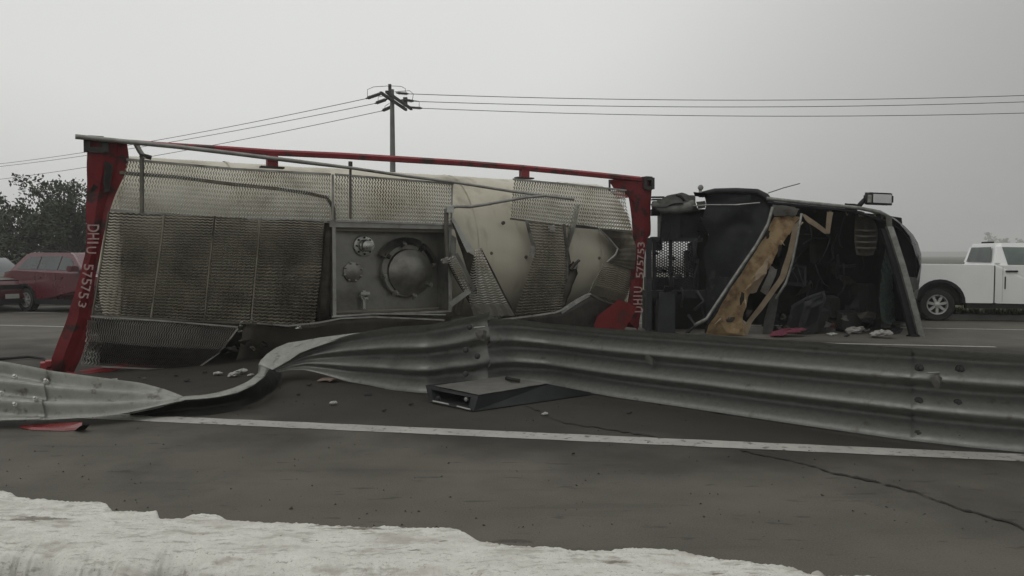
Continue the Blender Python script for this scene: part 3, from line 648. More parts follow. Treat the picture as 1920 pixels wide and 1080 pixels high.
obj('torn_blade', sheet(fr([[(1079,385,-.14),(1087,383,-.3)],[(1066,430,-.10),(1078,432,-.28)],[(1060,470,-.08),(1066,468,-.2)],[(1066,500,-.06),(1070,492,-.12)]]), 3, 12, -.008, .01), M['steelb'], tank, label='bright torn blade of sheet metal standing up from the grating')
obj('torn_plate', sheet(fr([[(1066,428,-.06),(1080,392,-.13)],[(1060,470,-.06),(1067,440,-.12)]]), 3, 6, -.006), M['under'], tank)
obj('torn_plate', sheet(fr([[(1062,500,-.05),(1075,488,-.1)],[(1060,530,-.08),(1086,512,-.18)],[(1048,560,-.06),(1070,545,-.12)],[(1046,585,-.04),(1062,572,-.08)]]), 4, 12, -.008, .05, 6), M['under'], tank, smooth=True)
frail([(1070,506),(1078,495),(1086,488)], .03, M['cast'], 'broken_stud', -.15)
g5 = obj('bent_grating', grating(fr([[(1122,430,-.04),(1184,436,-.03)],[(1158,466,-.14),(1193,462,-.12)],[(1150,484,-.12),(1192,486,-.10)],[(1136,492,-.05),(1190,506,-.04)]]), 26, 14, 't', wid=.7, tilt=.006, amp=.2), M['alu_dirty'], tank, recalc=False, label='buckled grating folded against the right corner post')
obj('backing_skin', sheet(fr([[(1124,431,-.02),(1184,436,-.02)],[(1158,466,-.11),(1192,462,-.09)],[(1150,484,-.1),(1191,486,-.08)],[(1136,492,-.02),(1189,508,-.02)]]), 6, 8, -.004, .01), M['under'], g5, smooth=True)
edge([(1124,430),(1142,447),(1158,466),(1154,478),(1138,492)], -.16, .018, M['plate'], parent=g5)
g6 = obj('bent_grating', grating(fr([[(1128,498,-.06),(1158,503,-.09),(1182,512,-.05)],[(1116,535,-.12),(1150,545,-.14),(1178,555,-.08)],[(1106,550,-.08),(1140,566,-.1),(1168,572,-.05)]]), 22, 10, 's', wid=.6, tilt=.008, amp=.2), M['alu_dirty'], tank, recalc=False)
edge([(1132,494),(1112,530),(1104,551),(1140,567),(1168,574)], -.13, .014, M['under'], parent=g6)
edge([(1070,422),(1095,424),(1120,428)], -.05, .02, M['cast'], 'latch_rod')
# torn gratings around px 840-965
g7 = obj('torn_grating', grating(fr([[(890,468,-.30),(902,466,-.30)],[(880,520,-.22),(927,522,-.16)],[(880,570,-.14),(952,570,-.08)],[(890,594,-.10),(966,592,-.05)]]), 32, 8, 's', wid=.55, tilt=.014, amp=.22), M['alu'], tank, recalc=False, label='torn grating wedge hanging point up on the bare skin')
edge([(901,466),(925,512),(945,552),(967,592)], -.18, .02, M['cast'], parent=g7)
obj('edge_flange', sheet(fr([[(846,410,-.12),(850,408,-.12)],[(860,440,-.18),(869,438,-.18)],[(876,474,-.26),(888,470,-.26)]]), 2, 10, -.012), M['steelb'], tank, label='bright drilled flange strip slanting down from the pipe bracket')
obj('torn_plate', sheet(fr([[(846,412,-.08),(852,420,-.1)],[(858,450,-.08),(878,474,-.22)],[(868,480,-.05),(892,480,-.24)],[(880,520,-.05),(892,540,-.18)],[(884,545,-.05),(894,556,-.12)]]), 5, 14, -.008, .03, 5), M['alu_dirty'], tank, smooth=True)
g8 = obj('torn_grating', grating(fr([[(838,486,-.16),(852,478,-.18)],[(850,512,-.16),(868,510,-.20)],[(868,545,-.12),(884,545,-.16)],[(882,560,-.1),(892,556,-.12)]]), 22, 5, 's', wid=.55, tilt=.014, amp=.22), M['alu'], tank, recalc=False, label='narrow torn grating leaning left of the wedge')
obj('edge_flange', sheet(fr([[(852,476,-.24),(858,474,-.24)],[(870,510,-.24),(877,508,-.24)],[(886,546,-.2),(893,544,-.2)]]), 2, 10, -.010), M['plate'], g8)
obj('edge_flange', sheet(fr([[(841,567,-.26),(878,541,-.22)],[(848,575,-.26),(884,548,-.22)]]), 8, 2, -.012), M['steelb'], tank, label='loose bright drilled strip crossing the torn gratings')
obj('torn_plate', sheet(fr([[(846,440,-.02),(856,446,-.03)],[(845,478,-.06),(854,480,-.08)]]), 2, 6, -.006), M['plate'], tank)
g9 = obj('torn_grating', grating(fr([[(848,575,-.2),(872,555,-.18)],[(844,594,-.14),(864,592,-.14)]]), 12, 6, 's', wid=.55, tilt=.012, amp=.2), M['alu_dirty'], tank, recalc=False)
obj('torn_strip', sheet(fr([[(912,594,-.2),(944,592,-.18)],[(913,600,-.2),(930,599,-.18)]]), 4, 2, -.01), M['steelb'], tank)
# crumpled scraps between the left block and the dark cladding
for (x, y, s, mm) in ((449, 606, .10, 'steelb'), (470, 601, .07, 'plate'), (447, 622, .06, 'plate'), (455, 640, .12, 'under'), (496, 645, .14, 'cast'), (430, 655, .13, 'cast'), (560, 612, .07, 'steelb'), (477,655,.1,'under')):
    P = [[PF(x+random.uniform(-1, 1)*s*70+dx*s*60, y+dy*s*40+random.uniform(-3, 3), -.12-random.uniform(0, .1)) for dx in (-1, 0, 1)] for dy in (-1, 0, 1)]
    obj('crumpled_scrap', sheet(P, 5, 5, -.004, .05, 9), M[mm], tank)
# smudges / labels on skin: small dark stuck brackets
for (x, y, a, b_) in ((943, 418, 3, 6), (920, 475, 2.5, 9), (985, 482, 2, 10), (1122, 484, 2.5, 9)):
    bm = BM(); lathe(bm, PF(x, y, .11 if x != 985 else .1), -FNn, [(0, .035), (.03, .03), (.032, 0)], 10); obj('skin_rivet', bm, M['under'], tank)
# lettering ------------------------------------------------------------
def charmesh(ch):
    cu = bpy.data.curves.new('t', 'FONT'); cu.body = ch; cu.size = 1; cu.align_x = 'CENTER'; cu.align_y = 'CENTER'; cu.resolution_u = 3; cu.offset = .012
    o = bpy.data.objects.new('t', cu); sc.collection.objects.link(o); bpy.context.view_layer.update()
    me = bpy.data.meshes.new_from_object(o.evaluated_get(bpy.context.evaluated_depsgraph_get()))
    bpy.data.objects.remove(o); return me
def lettering(items, wfun, parent):
    for ch, cx, cy, W, H, ang, sh in items:                          # W across reading direction in px, H cap height in px
        bm = BM(); me = charmesh(ch); ca, sa = math.cos(ang), math.sin(ang); vs = []
        xs_ = [v.co.x for v in me.vertices]; ys_ = [v.co.y for v in me.vertices]; mx_, my_ = (max(xs_)+min(xs_))/2, (max(ys_)+min(ys_))/2
        hy = max(ys_)-min(ys_); wx = max(max(xs_)-min(xs_), .001)
        for v in me.vertices:
            x = (v.co.x-mx_)/wx*W*(.28 if ch in 'I' else 1); y = (v.co.y-my_)/hy*H; x += y*sh
            vs.append(bm.verts.new(PF(cx+x*ca+y*sa, cy+x*sa-y*ca, wfun(cy))))
        for p in me.polygons:
            try: bm.faces.new([vs[i] for i in p.vertices])
            except ValueError: pass
        obj('number' if ch.isdigit() else 'letter', bm, M['letter'], parent, recalc=False)
HP = math.pi/2
lettering([('D', 175, 428, 14, 22, HP, 0), ('H', 175, 443, 12, 22, HP, 0), ('I', 174, 455, 12, 21, HP, 0), ('U', 171, 469, 13, 19, HP, 0),
           ('5', 166, 501, 12, 18, HP+.12, -.1), ('7', 163, 515, 11, 19, HP+.15, -.1), ('5', 162.5, 528, 12, 19, HP+.18, -.15), ('7', 160, 541, 11, 19, HP+.2, -.15), ('5', 156.5, 554, 12, 19, HP+.25, -.15),
           ('3', 154, 571, 11, 15, HP+.3, 0)], lambda y: -.13 if y > 480 else -.105, lpost)
lettering([('D', 1197, 580, 11, 17, -HP, 0), ('H', 1196, 566, 10, 17, -HP, 0), ('I', 1196, 555, 8, 17, -HP, 0), ('U', 1196.5, 543, 11, 16, -HP, 0), ('5', 1199.5, 516, 11, 14, -HP, 0),
           ('7', 1200, 504, 10, 13, -HP, 0), ('5', 1200.5, 493, 10, 13, -HP, 0), ('7', 1201, 482, 9, 13, -HP, 0), ('5', 1202, 471, 10, 13, -HP, 0), ('3', 1202, 459, 10, 14, -HP, 0)], lambda y: -.075, rpost)

# ------------------------------------------------------------------ overturned truck
DC = 13.9
def PC(px, py, d=0.0): return PD(px, py, DC+d)
truck = empty('overturned_truck', G(1400, 628), 'wrecked dark truck lying on its side with its cab roof torn open', 'truck')
def csheet(name, rows, ns, nt_, th, m, jit=0, label=None, jsc=3, par=None):
    return obj(name, sheet([[PC(*p) for p in r] for r in rows], ns, nt_, th, jit, jsc), m, par or truck, smooth=True, auto=30, label=label)
# rear cab panel (dark fairing)
csheet('rear_panel', [[(1322,364,.55),(1370,359,.45),(1425,361,.35),(1452,378,.2)],[(1322,410,.5),(1362,410,.42),(1405,410,.3),(1452,412,.12)],[(1322,440,.5),(1358,440,.42),(1395,440,.28),(1440,440,.12)],[(1322,520,.5),(1345,520,.4),(1368,520,.28),(1396,520,.1)],[(1322,632,.5),(1324,632,.4),(1330,632,.3),(1345,628,.1)]], 18, 24, -.03, M['dark2'], .10, 'dark moulded rear cab panel')
bm = BM(); tube(bm, [PC(1316,365,.6), PC(1340,359,.5), PC(1380,358,.4), PC(1420,360,.3), PC(1436,368,.2), PC(1448,384,.1)], .06, 8); obj('fairing_edge', bm, M['dark'], truck, smooth=True)
bm = BM(); tube(bm, [PC(1449,388,-.02), PC(1440,420,-.04), PC(1418,460,-.05), PC(1388,503,-.05), PC(1350,560,-.05), PC(1325,598,-.05), PC(1302,610,-.04)], [.03,.03,.03,.03,.03,.035,.035], 6); obj('panel_trim', bm, M['trimgrey'], truck, smooth=True)
bm = BM(); tube(bm, [PC(1300,386,.3), PC(1330,384,.3), PC(1380,384,.25), PC(1425,380,.15)], .012, 5); obj('grab_cable', bm, M['plate'], truck)
# sleeper board, orange foam
csheet('foam_board', [[(1450,408,.05),(1476,404,.05),(1502,408,.05)],[(1436,440,.0),(1460,442,.03),(1481,436,.05)],[(1405,490,-.05),(1428,490,0),(1447,492,0)],[(1372,540,-.08),(1396,540,-.02),(1416,538,0)],[(1340,592,-.1),(1366,592,-.02),(1390,592,0)],[(1326,612,-.1),(1364,620,0),(1394,628,0)],[(1322,626,-.05),(1360,632,.05),(1392,634,.05)]], 10, 34, -.06, M['wood'], .05, 'ragged tan foam board inside the torn cab', 4)
for k in range(16):                                                  # splinters along the board
    f = random.random(); x = 1500-f*150+random.uniform(-16, 16); y = 412+f*205; a_ = PC(x, y, -.1); bm = BM(); tube(bm, [a_, a_+Vector((random.uniform(-.16, .1), random.uniform(-.08, 0), random.uniform(-.14, .16)))], [.014, .003], 4); obj('splinter', bm, M['tan'], truck)
for (x, y, w_, h_) in ((1462,470,5,12),(1424,520,6,9),(1392,560,5,13),(1370,600,8,6),(1440,440,4,8),(1404,588,6,8)):
    csheet('charred_gouge', [[(x-w_*.4, y-h_, -.13), (x+w_, y-h_*.8, -.13)], [(x-w_, y, -.15), (x+w_*.6, y+2, -.15)], [(x-w_*.8, y+h_, -.14), (x-w_*.1, y+h_*.8, -.14)]], 4, 6, -.01, M['bark'], .02, jsc=12)
csheet('peeled_flap', [[(1424,500,-.10),(1448,478,-.06)],[(1410,528,-.22),(1436,512,-.16)],[(1402,552,-.14),(1420,548,-.12)]], 5, 8, -.015, M['tan'], .05, jsc=6)
csheet('foam_scrap', [[(1352,600,-.16),(1378,608,-.2),(1396,604,-.15)],[(1360,622,-.12),(1380,626,-.2),(1398,630,-.12)]], 6, 4, -.03, M['wood'], .06, jsc=7)
csheet('inner_frame', [[(1486,424,-.05),(1500,410,-.05)],[(1478,470,-.08),(1490,466,-.08)],[(1462,520,-.1),(1474,520,-.1)],[(1428,566,-.08),(1444,562,-.08)],[(1396,608,-.05),(1410,604,-.05)],[(1384,632,-.02),(1398,634,-.02)]], 3, 26, -.05, M['tan'], .02, 'long bent tan frame strip')
bm = BM(); tube(bm, [PC(1503,400,-.12), PC(1496,440,-.14), PC(1486,490,-.14), PC(1474,530,-.12), PC(1455,560,-.12)], .022, 6); obj('frame_edge', bm, M['trimgrey'], truck, smooth=True)
csheet('white_panel', [[(1448,482,.03),(1464,482,.03)],[(1440,515,0),(1456,515,0)],[(1426,546,0),(1438,554,0)]], 3, 6, -.01, M['plate'], .02)
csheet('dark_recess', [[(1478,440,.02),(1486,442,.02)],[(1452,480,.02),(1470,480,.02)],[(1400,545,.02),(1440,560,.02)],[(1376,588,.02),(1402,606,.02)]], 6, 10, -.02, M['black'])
csheet('grey_column', [[(1446,548,.2),(1462,552,.2)],[(1432,600,.2),(1452,600,.2)],[(1428,636,.2),(1446,638,.2)]], 3, 6, -.06, M['fabric'], .02)
# side wall now on top
csheet('upper_side', [[(1440,374,.0),(1500,380,0),(1560,385,0),(1620,391,0),(1665,404,.0),(1690,420,.1)],[(1440,378,2.2),(1500,384,2.2),(1560,389,2.2),(1620,394,2.2),(1660,408,2.0),(1685,424,1.8)]], 20, 6, -.05, M['bodyblk'], .02)
bm = BM(); tube(bm, [PC(1438,372,-.04), PC(1480,377,-.04), PC(1540,383,-.04), PC(1610,390,-.04), PC(1650,398,-.04), PC(1668,408,-.04)], .035, 6); obj('roof_rim', bm, M['trimgrey'], truck, smooth=True)
bm = BM(); tube(bm, [PC(1440,380,-.02), PC(1500,386,-.02), PC(1600,396,-.02), PC(1664,416,-.02)], .03, 6); obj('roof_rim', bm, M['dark'], truck, smooth=True)
csheet('header_bracket', [[(1448,384,-.03),(1475,385,-.05),(1500,392,-.03)],[(1452,406,0),(1478,404,-.02),(1486,408,0)]], 6, 4, -.03, M['plate'], .04, jsc=7)
csheet('tan_shard', [[(1503,400,-.02),(1510,402,-.02)],[(1512,416,-.06),(1528,414,-.06)],[(1532,428,-.05),(1552,432,-.05)],[(1546,438,-.05),(1556,438,-.05)]], 3, 8, -.02, M['tan'], .015)
csheet('tan_shard', [[(1551,397,-.03),(1562,398,-.03)],[(1548,432,-.06),(1556,438,-.06)]], 2, 6, -.02, M['tan'], .01)
# interior back (floor of the cab), lower side, cowl
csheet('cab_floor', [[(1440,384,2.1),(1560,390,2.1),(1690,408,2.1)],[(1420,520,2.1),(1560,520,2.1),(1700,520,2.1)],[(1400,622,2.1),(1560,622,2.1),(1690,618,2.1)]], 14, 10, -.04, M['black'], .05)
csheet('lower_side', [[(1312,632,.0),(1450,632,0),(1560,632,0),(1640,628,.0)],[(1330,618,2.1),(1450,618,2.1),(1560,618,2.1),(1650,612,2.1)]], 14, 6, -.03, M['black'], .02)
csheet('dashboard', [[(1560,400,.9),(1600,402,.7),(1640,410,.8)],[(1556,480,1.1),(1600,486,.9),(1650,486,.9)],[(1560,560,1.2),(1600,566,1.0),(1650,566,1.0)],[(1570,622,1.3),(1610,622,1.1),(1655,610,1.0)]], 8, 12, -.06, M['dark'], .12)
bm = BM(); cw = PC(1570,500,.7)
for k in range(24):
    a, b_ = k/24*6.283, (k+1)/24*6.283; f = lambda t: cw+Vector((math.cos(t)*.06, math.cos(t)*.18, math.sin(t)*.23)); tube(bm, [f(a), f(b_)], .016, 6, False)
tube(bm, [cw+Vector((0, 0, -.2)), cw+Vector((0, 0, .2))], .018, 6); tube(bm, [cw, cw+Vector((.4, .1, .02))], .03, 8)
obj('steering_wheel', bm, M['dark'], truck, smooth=True)
# seats
def cushion(name, rows, th, m, ns=8, nt_=10):
    b = sheet([[PC(*p) for p in r] for r in rows], ns, nt_, -th); bmesh.ops.bevel(b, geom=[e for e in b.edges if e.calc_face_angle(0) > .9], offset=th*.22, segments=3, affect='EDGES')
    return obj(name, b, m, truck, smooth=True)
s1 = cushion('seat_back', [[(1604,402,.35),(1625,403,.25),(1640,414,.35)],[(1602,430,.3),(1625,430,.2),(1646,430,.3)],[(1602,455,.3),(1625,455,.2),(1645,455,.3)],[(1606,478,.35),(1622,480,.3),(1638,478,.35)]], .22, M['seat'])
for k, yy in enumerate((432, 443, 454, 465)):
    bm = BM(); tube(bm, [PC(1604, yy, .22), PC(1624, yy+1, .14), PC(1642, yy, .22)], .022, 6); obj('seat_rib', bm, M['seat'], s1, smooth=True)
cushion('seat_back', [[(1482,574,.3),(1515,555,.1),(1546,545,.2)],[(1480,590,.3),(1515,575,.0),(1550,556,.1)],[(1470,625,.35),(1500,622,.1),(1535,600,.2)]], .3, M['dark2'])
cushion('seat_base', [[(1560,420,1.0),(1595,424,1.0)],[(1558,470,1.0),(1592,474,1.0)]], .3, M['dark2'])
cushion('seat_base', [[(1476,494,.8),(1512,498,.7)],[(1470,535,.8),(1512,538,.7)]], .3, M['dark2'])
for (x, y, sx, sz, d) in ((1530,600,.18,.2,.4),(1590,600,.2,.16,.6),(1560,575,.12,.2,.8),(1510,610,.2,.12,.3),(1620,560,.2,.3,.9),(1540,470,.2,.25,1.3),(1500,450,.18,.12,1.2)):
    bm = BM(); c = PC(x, y, d); box(bm, c, Vector((sx, .05, 0)), Vector((0, .15, .02)), Vector((random.uniform(-.05, .05), 0, sz))); bmesh.ops.bevel(bm, geom=bm.edges[:], offset=.03, segments=2)
    obj('interior_box', bm, M['black'], truck, smooth=True, auto=40)
for k in range(34):                                                  # hanging looms and torn trim in the dark cab
    x, y = random.uniform(1470, 1650), random.uniform(400, 600); a_ = PC(x, y, random.uniform(.3, 1.6)); P = [a_]
    for q in range(4): P.append(P[-1]+Vector((random.uniform(-.09, .09), random.uniform(-.1, .1), random.uniform(-.24, -.04))))
    bm = BM(); tube(bm, [Vector((p.x, p.y, max(p.z, .04))) for p in P], random.uniform(.006, .016), 5); obj('wiring', bm, M['dark2'] if k % 3 else M['dark'], truck, smooth=True)
for k in range(26):
    x, y = random.uniform(1465, 1655), random.uniform(395, 620); s_ = random.uniform(8, 26); d_ = random.uniform(.3, 1.7)
    csheet('torn_trim', [[(x+random.uniform(-s_, 0), y-s_*random.random(), d_), (x+random.uniform(0, s_), y-s_*random.random(), d_+.1)], [(x+random.uniform(-s_, 0), min(y+s_*random.random(), 626), d_+.1), (x+random.uniform(0, s_), min(y+s_*random.random(), 626), d_)]], 4, 4, -.02, (M['dark'], M['dark2'], M['black'], M['seat'])[k % 4 if k % 8 != 3 else 0], .08, jsc=5)
for k in range(44):
    x = random.uniform(1442, 1680); y = random.uniform(585, 628)-(abs(x-1540) > 90)*-4; s_ = random.uniform(6, 20); d_ = random.uniform(.1, 1.1)
    csheet('crumpled_trim', [[(x-s_, y-s_*random.uniform(.2, .8), d_+.1), (x, y-s_*random.uniform(.3, 1), d_), (x+s_, y-s_*random.uniform(.1, .7), d_+.1)], [(x-s_*.8, min(y+4, 629), d_), (x, min(y+5, 630), d_-.08), (x+s_*.8, min(y+4, 629), d_)]], 5, 3, -.015, (M['dark'], M['dark2'], M['fabric'], M['black'], M['dark2'], M['seat'])[k % 6], .09, jsc=8)
for k in range(20):
    f = random.random(); x = 1446+f*215; y = 378+f*22; L_ = random.uniform(5, 16)
    csheet('rim_shard', [[(x, y, .02), (x+L_*.8, y+2, .0)], [(x+random.uniform(-2, 6), y+L_, -.04), (x+L_*.5, y+L_*random.uniform(.6, 1), .02)]], 2, 3, -.008, (M['dark2'], M['plate'], M['dark'], M['tan'])[k % 4 if k % 8 else 2], .03, jsc=9)
for k in range(14):
    x, y = random.uniform(1224, 1318), random.uniform(404, 600); L_ = random.uniform(6, 20)
    csheet('bent_bracket', [[(x, y, .5), (x+L_, y+3, .45)], [(x+2, y+L_*.6, .42), (x+L_*.9, y+L_*.5, .5)]], 3, 3, -.02, M['dark2'] if k % 3 else M['dark'], .07, jsc=7)
# windscreen frame, cracked green glass, pillar
csheet('cracked_windscreen', [[(1668,440,.25),(1676,446,.5),(1682,460,.9)],[(1655,500,.15),(1670,506,.45),(1684,520,.9)],[(1648,560,.1),(1664,566,.4),(1684,572,.9)],[(1650,600,.1),(1662,604,.3),(1682,592,.8)],[(1662,608,.2),(1670,608,.3),(1678,602,.5)]], 8, 18, -.012, M['glassg'], .05, 'shattered greenish windscreen sheet', 5)
csheet('windscreen_frame', [[(1646,412,.25),(1662,414,.3)],[(1650,480,.3),(1662,480,.35)],[(1646,560,.35),(1655,560,.4)],[(1640,615,.35),(1650,615,.4)]], 3, 10, -.06, M['black'], .03)
bm = BM(); pts = [(1667,425,-.05),(1674,445,-.1),(1690,495,-.15),(1704,545,-.18),(1716,590,-.2),(1727,633,-.18)]
A_ = [PC(*p) for p in pts]; sx = Vector((.055, 0, 0))
for k in range(len(A_)-1): box(bm, (A_[k]+A_[k+1])/2, sx, Vector((0, .045, 0)), (A_[k+1]-A_[k])*.51)
obj('door_pillar', bm, M['trimgrey'], truck, label='torn pillar propped on the road')
bm = BM(); A_ = [PC(x-9-(i*.6), y+4, d+.06) for i, (x, y, d) in enumerate(pts)]
for k in range(len(A_)-1): box(bm, (A_[k]+A_[k+1])/2, Vector((.075, 0, 0)), Vector((0, .04, 0)), (A_[k+1]-A_[k])*.51)
obj('pillar_seal', bm, M['dark'], truck)
csheet('pillar_foot', [[(1700,628,-.2),(1716,626,-.25),(1733,630,-.2)],[(1697,632,-.15),(1716,634,-.3),(1730,634,-.2)]], 4, 2, -.02, M['dark'], .01)
csheet('pillar_top', [[(1660,404,-.08),(1672,406,-.08)],[(1663,428,-.08),(1674,432,-.08)]], 3, 5, -.05, M['steel'], .02)
csheet('torn_seal', [[(1700,518,.0),(1718,520,.1)],[(1704,532,-.02),(1722,532,.1)],[(1712,545,0),(1722,542,.1)]], 3, 6, -.02, M['fabric'], .03)
csheet('broken_lamp', [[(1716,536,.1),(1724,536,.15)],[(1713,556,.1),(1719,560,.15)]], 2, 3, -.03, M['plate'], .01)
# rounded bonnet
bm = BM(); rows = []
prof = [(1662,402),(1678,410),(1696,424),(1712,440),(1722,456),(1728,476),(1728,500),(1724,530),(1716,560),(1708,590),(1698,606)]
for d, sh in ((.25, 10), (.5, 4), (.9, 0), (1.5, 0), (2.0, 4), (2.4, 16)):
    rows.append([PC(1640+(x-1640)*(1-sh*.012), 500+(y-500)*(1-sh*.012), d) for x, y in prof])
# keep silhouettes constant with depth by scaling about the axis slightly
b_ = sheet(rows, 30, 14, -.02, .015, 1.5); obj('bonnet', b_, M['bodyblk'], truck, smooth=True, label='rounded dark bonnet facing right')
csheet('bonnet_inner', [[(1650,402,.4),(1662,404,.34),(1676,411,.3)],[(1652,430,.6),(1680,436,.45),(1706,444,.3)],[(1660,480,.7),(1692,490,.45),(1724,500,.3)],[(1668,560,.8),(1690,562,.5),(1712,564,.3)],[(1676,600,.8),(1688,602,.5),(1698,604,.3)]], 10, 16, -.03, M['dark'], .03)
# mirror
bm = BM(); tube(bm, [PC(1608,389,.1), PC(1615,381,.1), PC(1622,374,.1)], .045, 8); mm_ = obj('mirror_arm', bm, M['dark'], truck, smooth=True)
c = PC(1647, 373, .05); bm = BM(); box(bm, c, Vector((.245, 0, -.01)), Vector((0, .07, 0)), Vector((.0, 0, .11))); bmesh.ops.bevel(bm, geom=bm.edges[:], offset=.05, segments=3); mh = obj('mirror_housing', bm, M['dark'], truck, smooth=True, auto=40)
bm = BM(); box(bm, c+Vector((.035, -.075, 0)), Vector((.17, 0, -.008)), Vector((0, .006, 0)), Vector((0, 0, .08))); obj('mirror_glass', bm, M['mirror'], mh)
bm = BM(); box(bm, c+Vector((-.2, -.07, 0)), Vector((.035, 0, 0)), Vector((0, .01, 0)), Vector((0, 0, .07))); obj('mirror_base', bm, M['plate'], mh)
bm = BM(); tube(bm, [PC(1440,362,.2), PC(1470,352,.2), PC(1500,344,.2)], .009, 5); obj('antenna', bm, M['wire'], truck)
# lamp and bracket at the fairing corner
bm = BM(); lathe(bm, PC(1313,352,.5), (0,-1,0), [(0, .05), (.03, .055), (.04, .03), (.04, 0)], 14, (1,0,0)); tube(bm, [PC(1313,356,.5), PC(1313,366,.5)], .03, 8); obj('marker_lamp', bm, M['plate'], truck, smooth=True)
csheet('lamp_bracket', [[(1300,360,.4),(1326,362,.4)],[(1303,368,.4),(1326,370,.4)]], 3, 2, -.04, M['dark'])
csheet('lamp_bracket', [[(1310,366,.35),(1322,367,.35)],[(1310,370,.35),(1322,370,.35)]], 2, 1, -.03, M['plate'])
csheet('hinge_block', [[(1306,378,.4),(1322,376,.4)],[(1308,392,.4),(1324,390,.4)]], 3, 3, -.08, M['fabric'], .03, jsc=9)
# chassis between tank and cab
def cbox(name, x0, y0, x1, y1, d, dep, m, bev=.02):
    bm = BM(); a, b2, c2, d2 = PC(x0, y0, d), PC(x1, y0, d), PC(x1, y1, d), PC(x0, y1, d); v = Vector((0, dep, 0))
    hexa(bm, [d2, c2, c2+v, d2+v], [a, b2, b2+v, a+v]); bmesh.ops.bevel(bm, geom=bm.edges[:], offset=bev, segments=2)
    return obj(name, bm, m, truck, smooth=True, auto=40)
cbox('air_tank', 1240, 394, 1275, 450, .7, .4, M['dark2'], .05)
cbox('chassis_rail', 1222, 392, 1326, 404, .8, .2, M['dark'])
cbox('equipment_box', 1275, 394, 1308, 447, .8, .5, M['dark'])
cbox('equipment_box', 1308, 394, 1326, 412, .8, .4, M['black'])
cbox('equipment_box', 1296, 455, 1326, 512, 1.0, .3, M['black'])
cbox('frame_member', 1212, 545, 1326, 560, .5, .3, M['dark'])
cbox('frame_member', 1214, 446, 1318, 453, .6, .1, M['dark2'])
cbox('frame_member', 1224, 448, 1230, 560, .55, .08, M['dark'])
cbox('frame_member', 1256, 448, 1261, 600, .6, .08, M['dark'])
cbox('frame_member', 1212, 448, 1222, 620, .45, .1, M['dark2'])
cbox('fuel_tank', 1236, 548, 1266, 632, .4, .5, M['dark2'], .04)
cbox('equipment_box', 1266, 545, 1326, 632, 1.2, .5, M['black'])
cbox('equipment_box', 1212, 545, 1238, 634, 1.0, .5, M['black'])
cbox('equipment_box', 1300, 420, 1324, 432, 1.1, .3, M['black'])
cbox('equipment_box', 1308, 436, 1324, 470, 1.1, .3, M['black'])
for (x, y) in ((1306,545),(1290,590)):
    bm = BM(); tube(bm, [PC(x, y, .5), PC(x+14, y+20, .4), PC(x-4, y+36, .4)], .03, 8); obj('air_hose', bm, M['dark2'], truck, smooth=True)
cbox('equipment_box', 1300, 500, 1328, 560, 1.3, .3, M['black'])
cbox('equipment_box', 1214, 520, 1300, 562, 1.25, .4, M['black'])
cbox('equipment_box', 1300, 396, 1328, 462, 1.35, .2, M['black'])
cbox('equipment_box', 1222, 444, 1242, 470, 1.1, .2, M['black'])
cbox('equipment_box', 1286, 470, 1292, 520, 1.1, .2, M['black'])
for k in range(12):                                                  # air lines and brackets between tank and cab
    x, y = random.uniform(1222, 1325), random.uniform(400, 600); a_ = PC(x, y, random.uniform(.3, .7)); P = [a_]
    for q in range(3): P.append(P[-1]+Vector((random.uniform(-.05, .05), random.uniform(-.05, .05), random.uniform(-.22, -.05))))
    bm = BM(); tube(bm, P, random.uniform(.008, .022), 5); obj('air_hose', bm, M['dark2'] if k % 4 else M['dark'], truck, smooth=True)
def cgr(x0, y0, x1, y1, n, m_, d): 
    return grating([[PC(x0, y0, d), PC(x1, y0, d)], [PC(x0, y1, d), PC(x1, y1, d)]], n, m_, 't', wid=.5, tilt=.004, amp=.3, par=False)
obj('catwalk_grating', cgr(1222, 452, 1300, 512, 18, 24, .65), M['dark'], truck, recalc=False, label='dark catwalk mesh with daylight showing through')
obj('catwalk_grating', cgr(1224, 500, 1312, 548, 20, 20, .72), M['dark'], truck, recalc=False)
# bundle on top: grey torn air-deflector cloth and hoses
csheet('torn_deflector', [[(1222,382,.5),(1250,366,.4),(1280,364,.4),(1300,372,.5)],[(1222,392,.4),(1250,388,.2),(1280,380,.2),(1304,384,.4)],[(1222,396,.6),(1255,397,.5),(1285,396,.5),(1310,394,.6)]], 18, 12, -.03, M['fabric'], .12, 'grey crumpled deflector on top of the chassis', 4)
bm = BM(); tube(bm, [PC(1224,382,.4), PC(1240,392,.35), PC(1268,392,.3), PC(1292,388,.35), PC(1300,378,.4)], [.05,.08,.09,.10,.05], 10); obj('hose_bundle', bm, M['fabric'], truck, smooth=True)
bm = BM(); tube(bm, [PC(1268,366,.4), PC(1276,368,.35), PC(1284,378,.35)], .03, 8); obj('air_hose', bm, M['dark'], truck, smooth=True)
for k in range(5):
    cbox('spring_leaf', 1222+k*1.5, 368+k*4.5, 1246+k*5, 370.5+k*4.5, .5, .15, M['dark2'], .004)
cbox('light_bar', 1286, 366, 1304, 382, .6, .1, M['fabric'], .03)

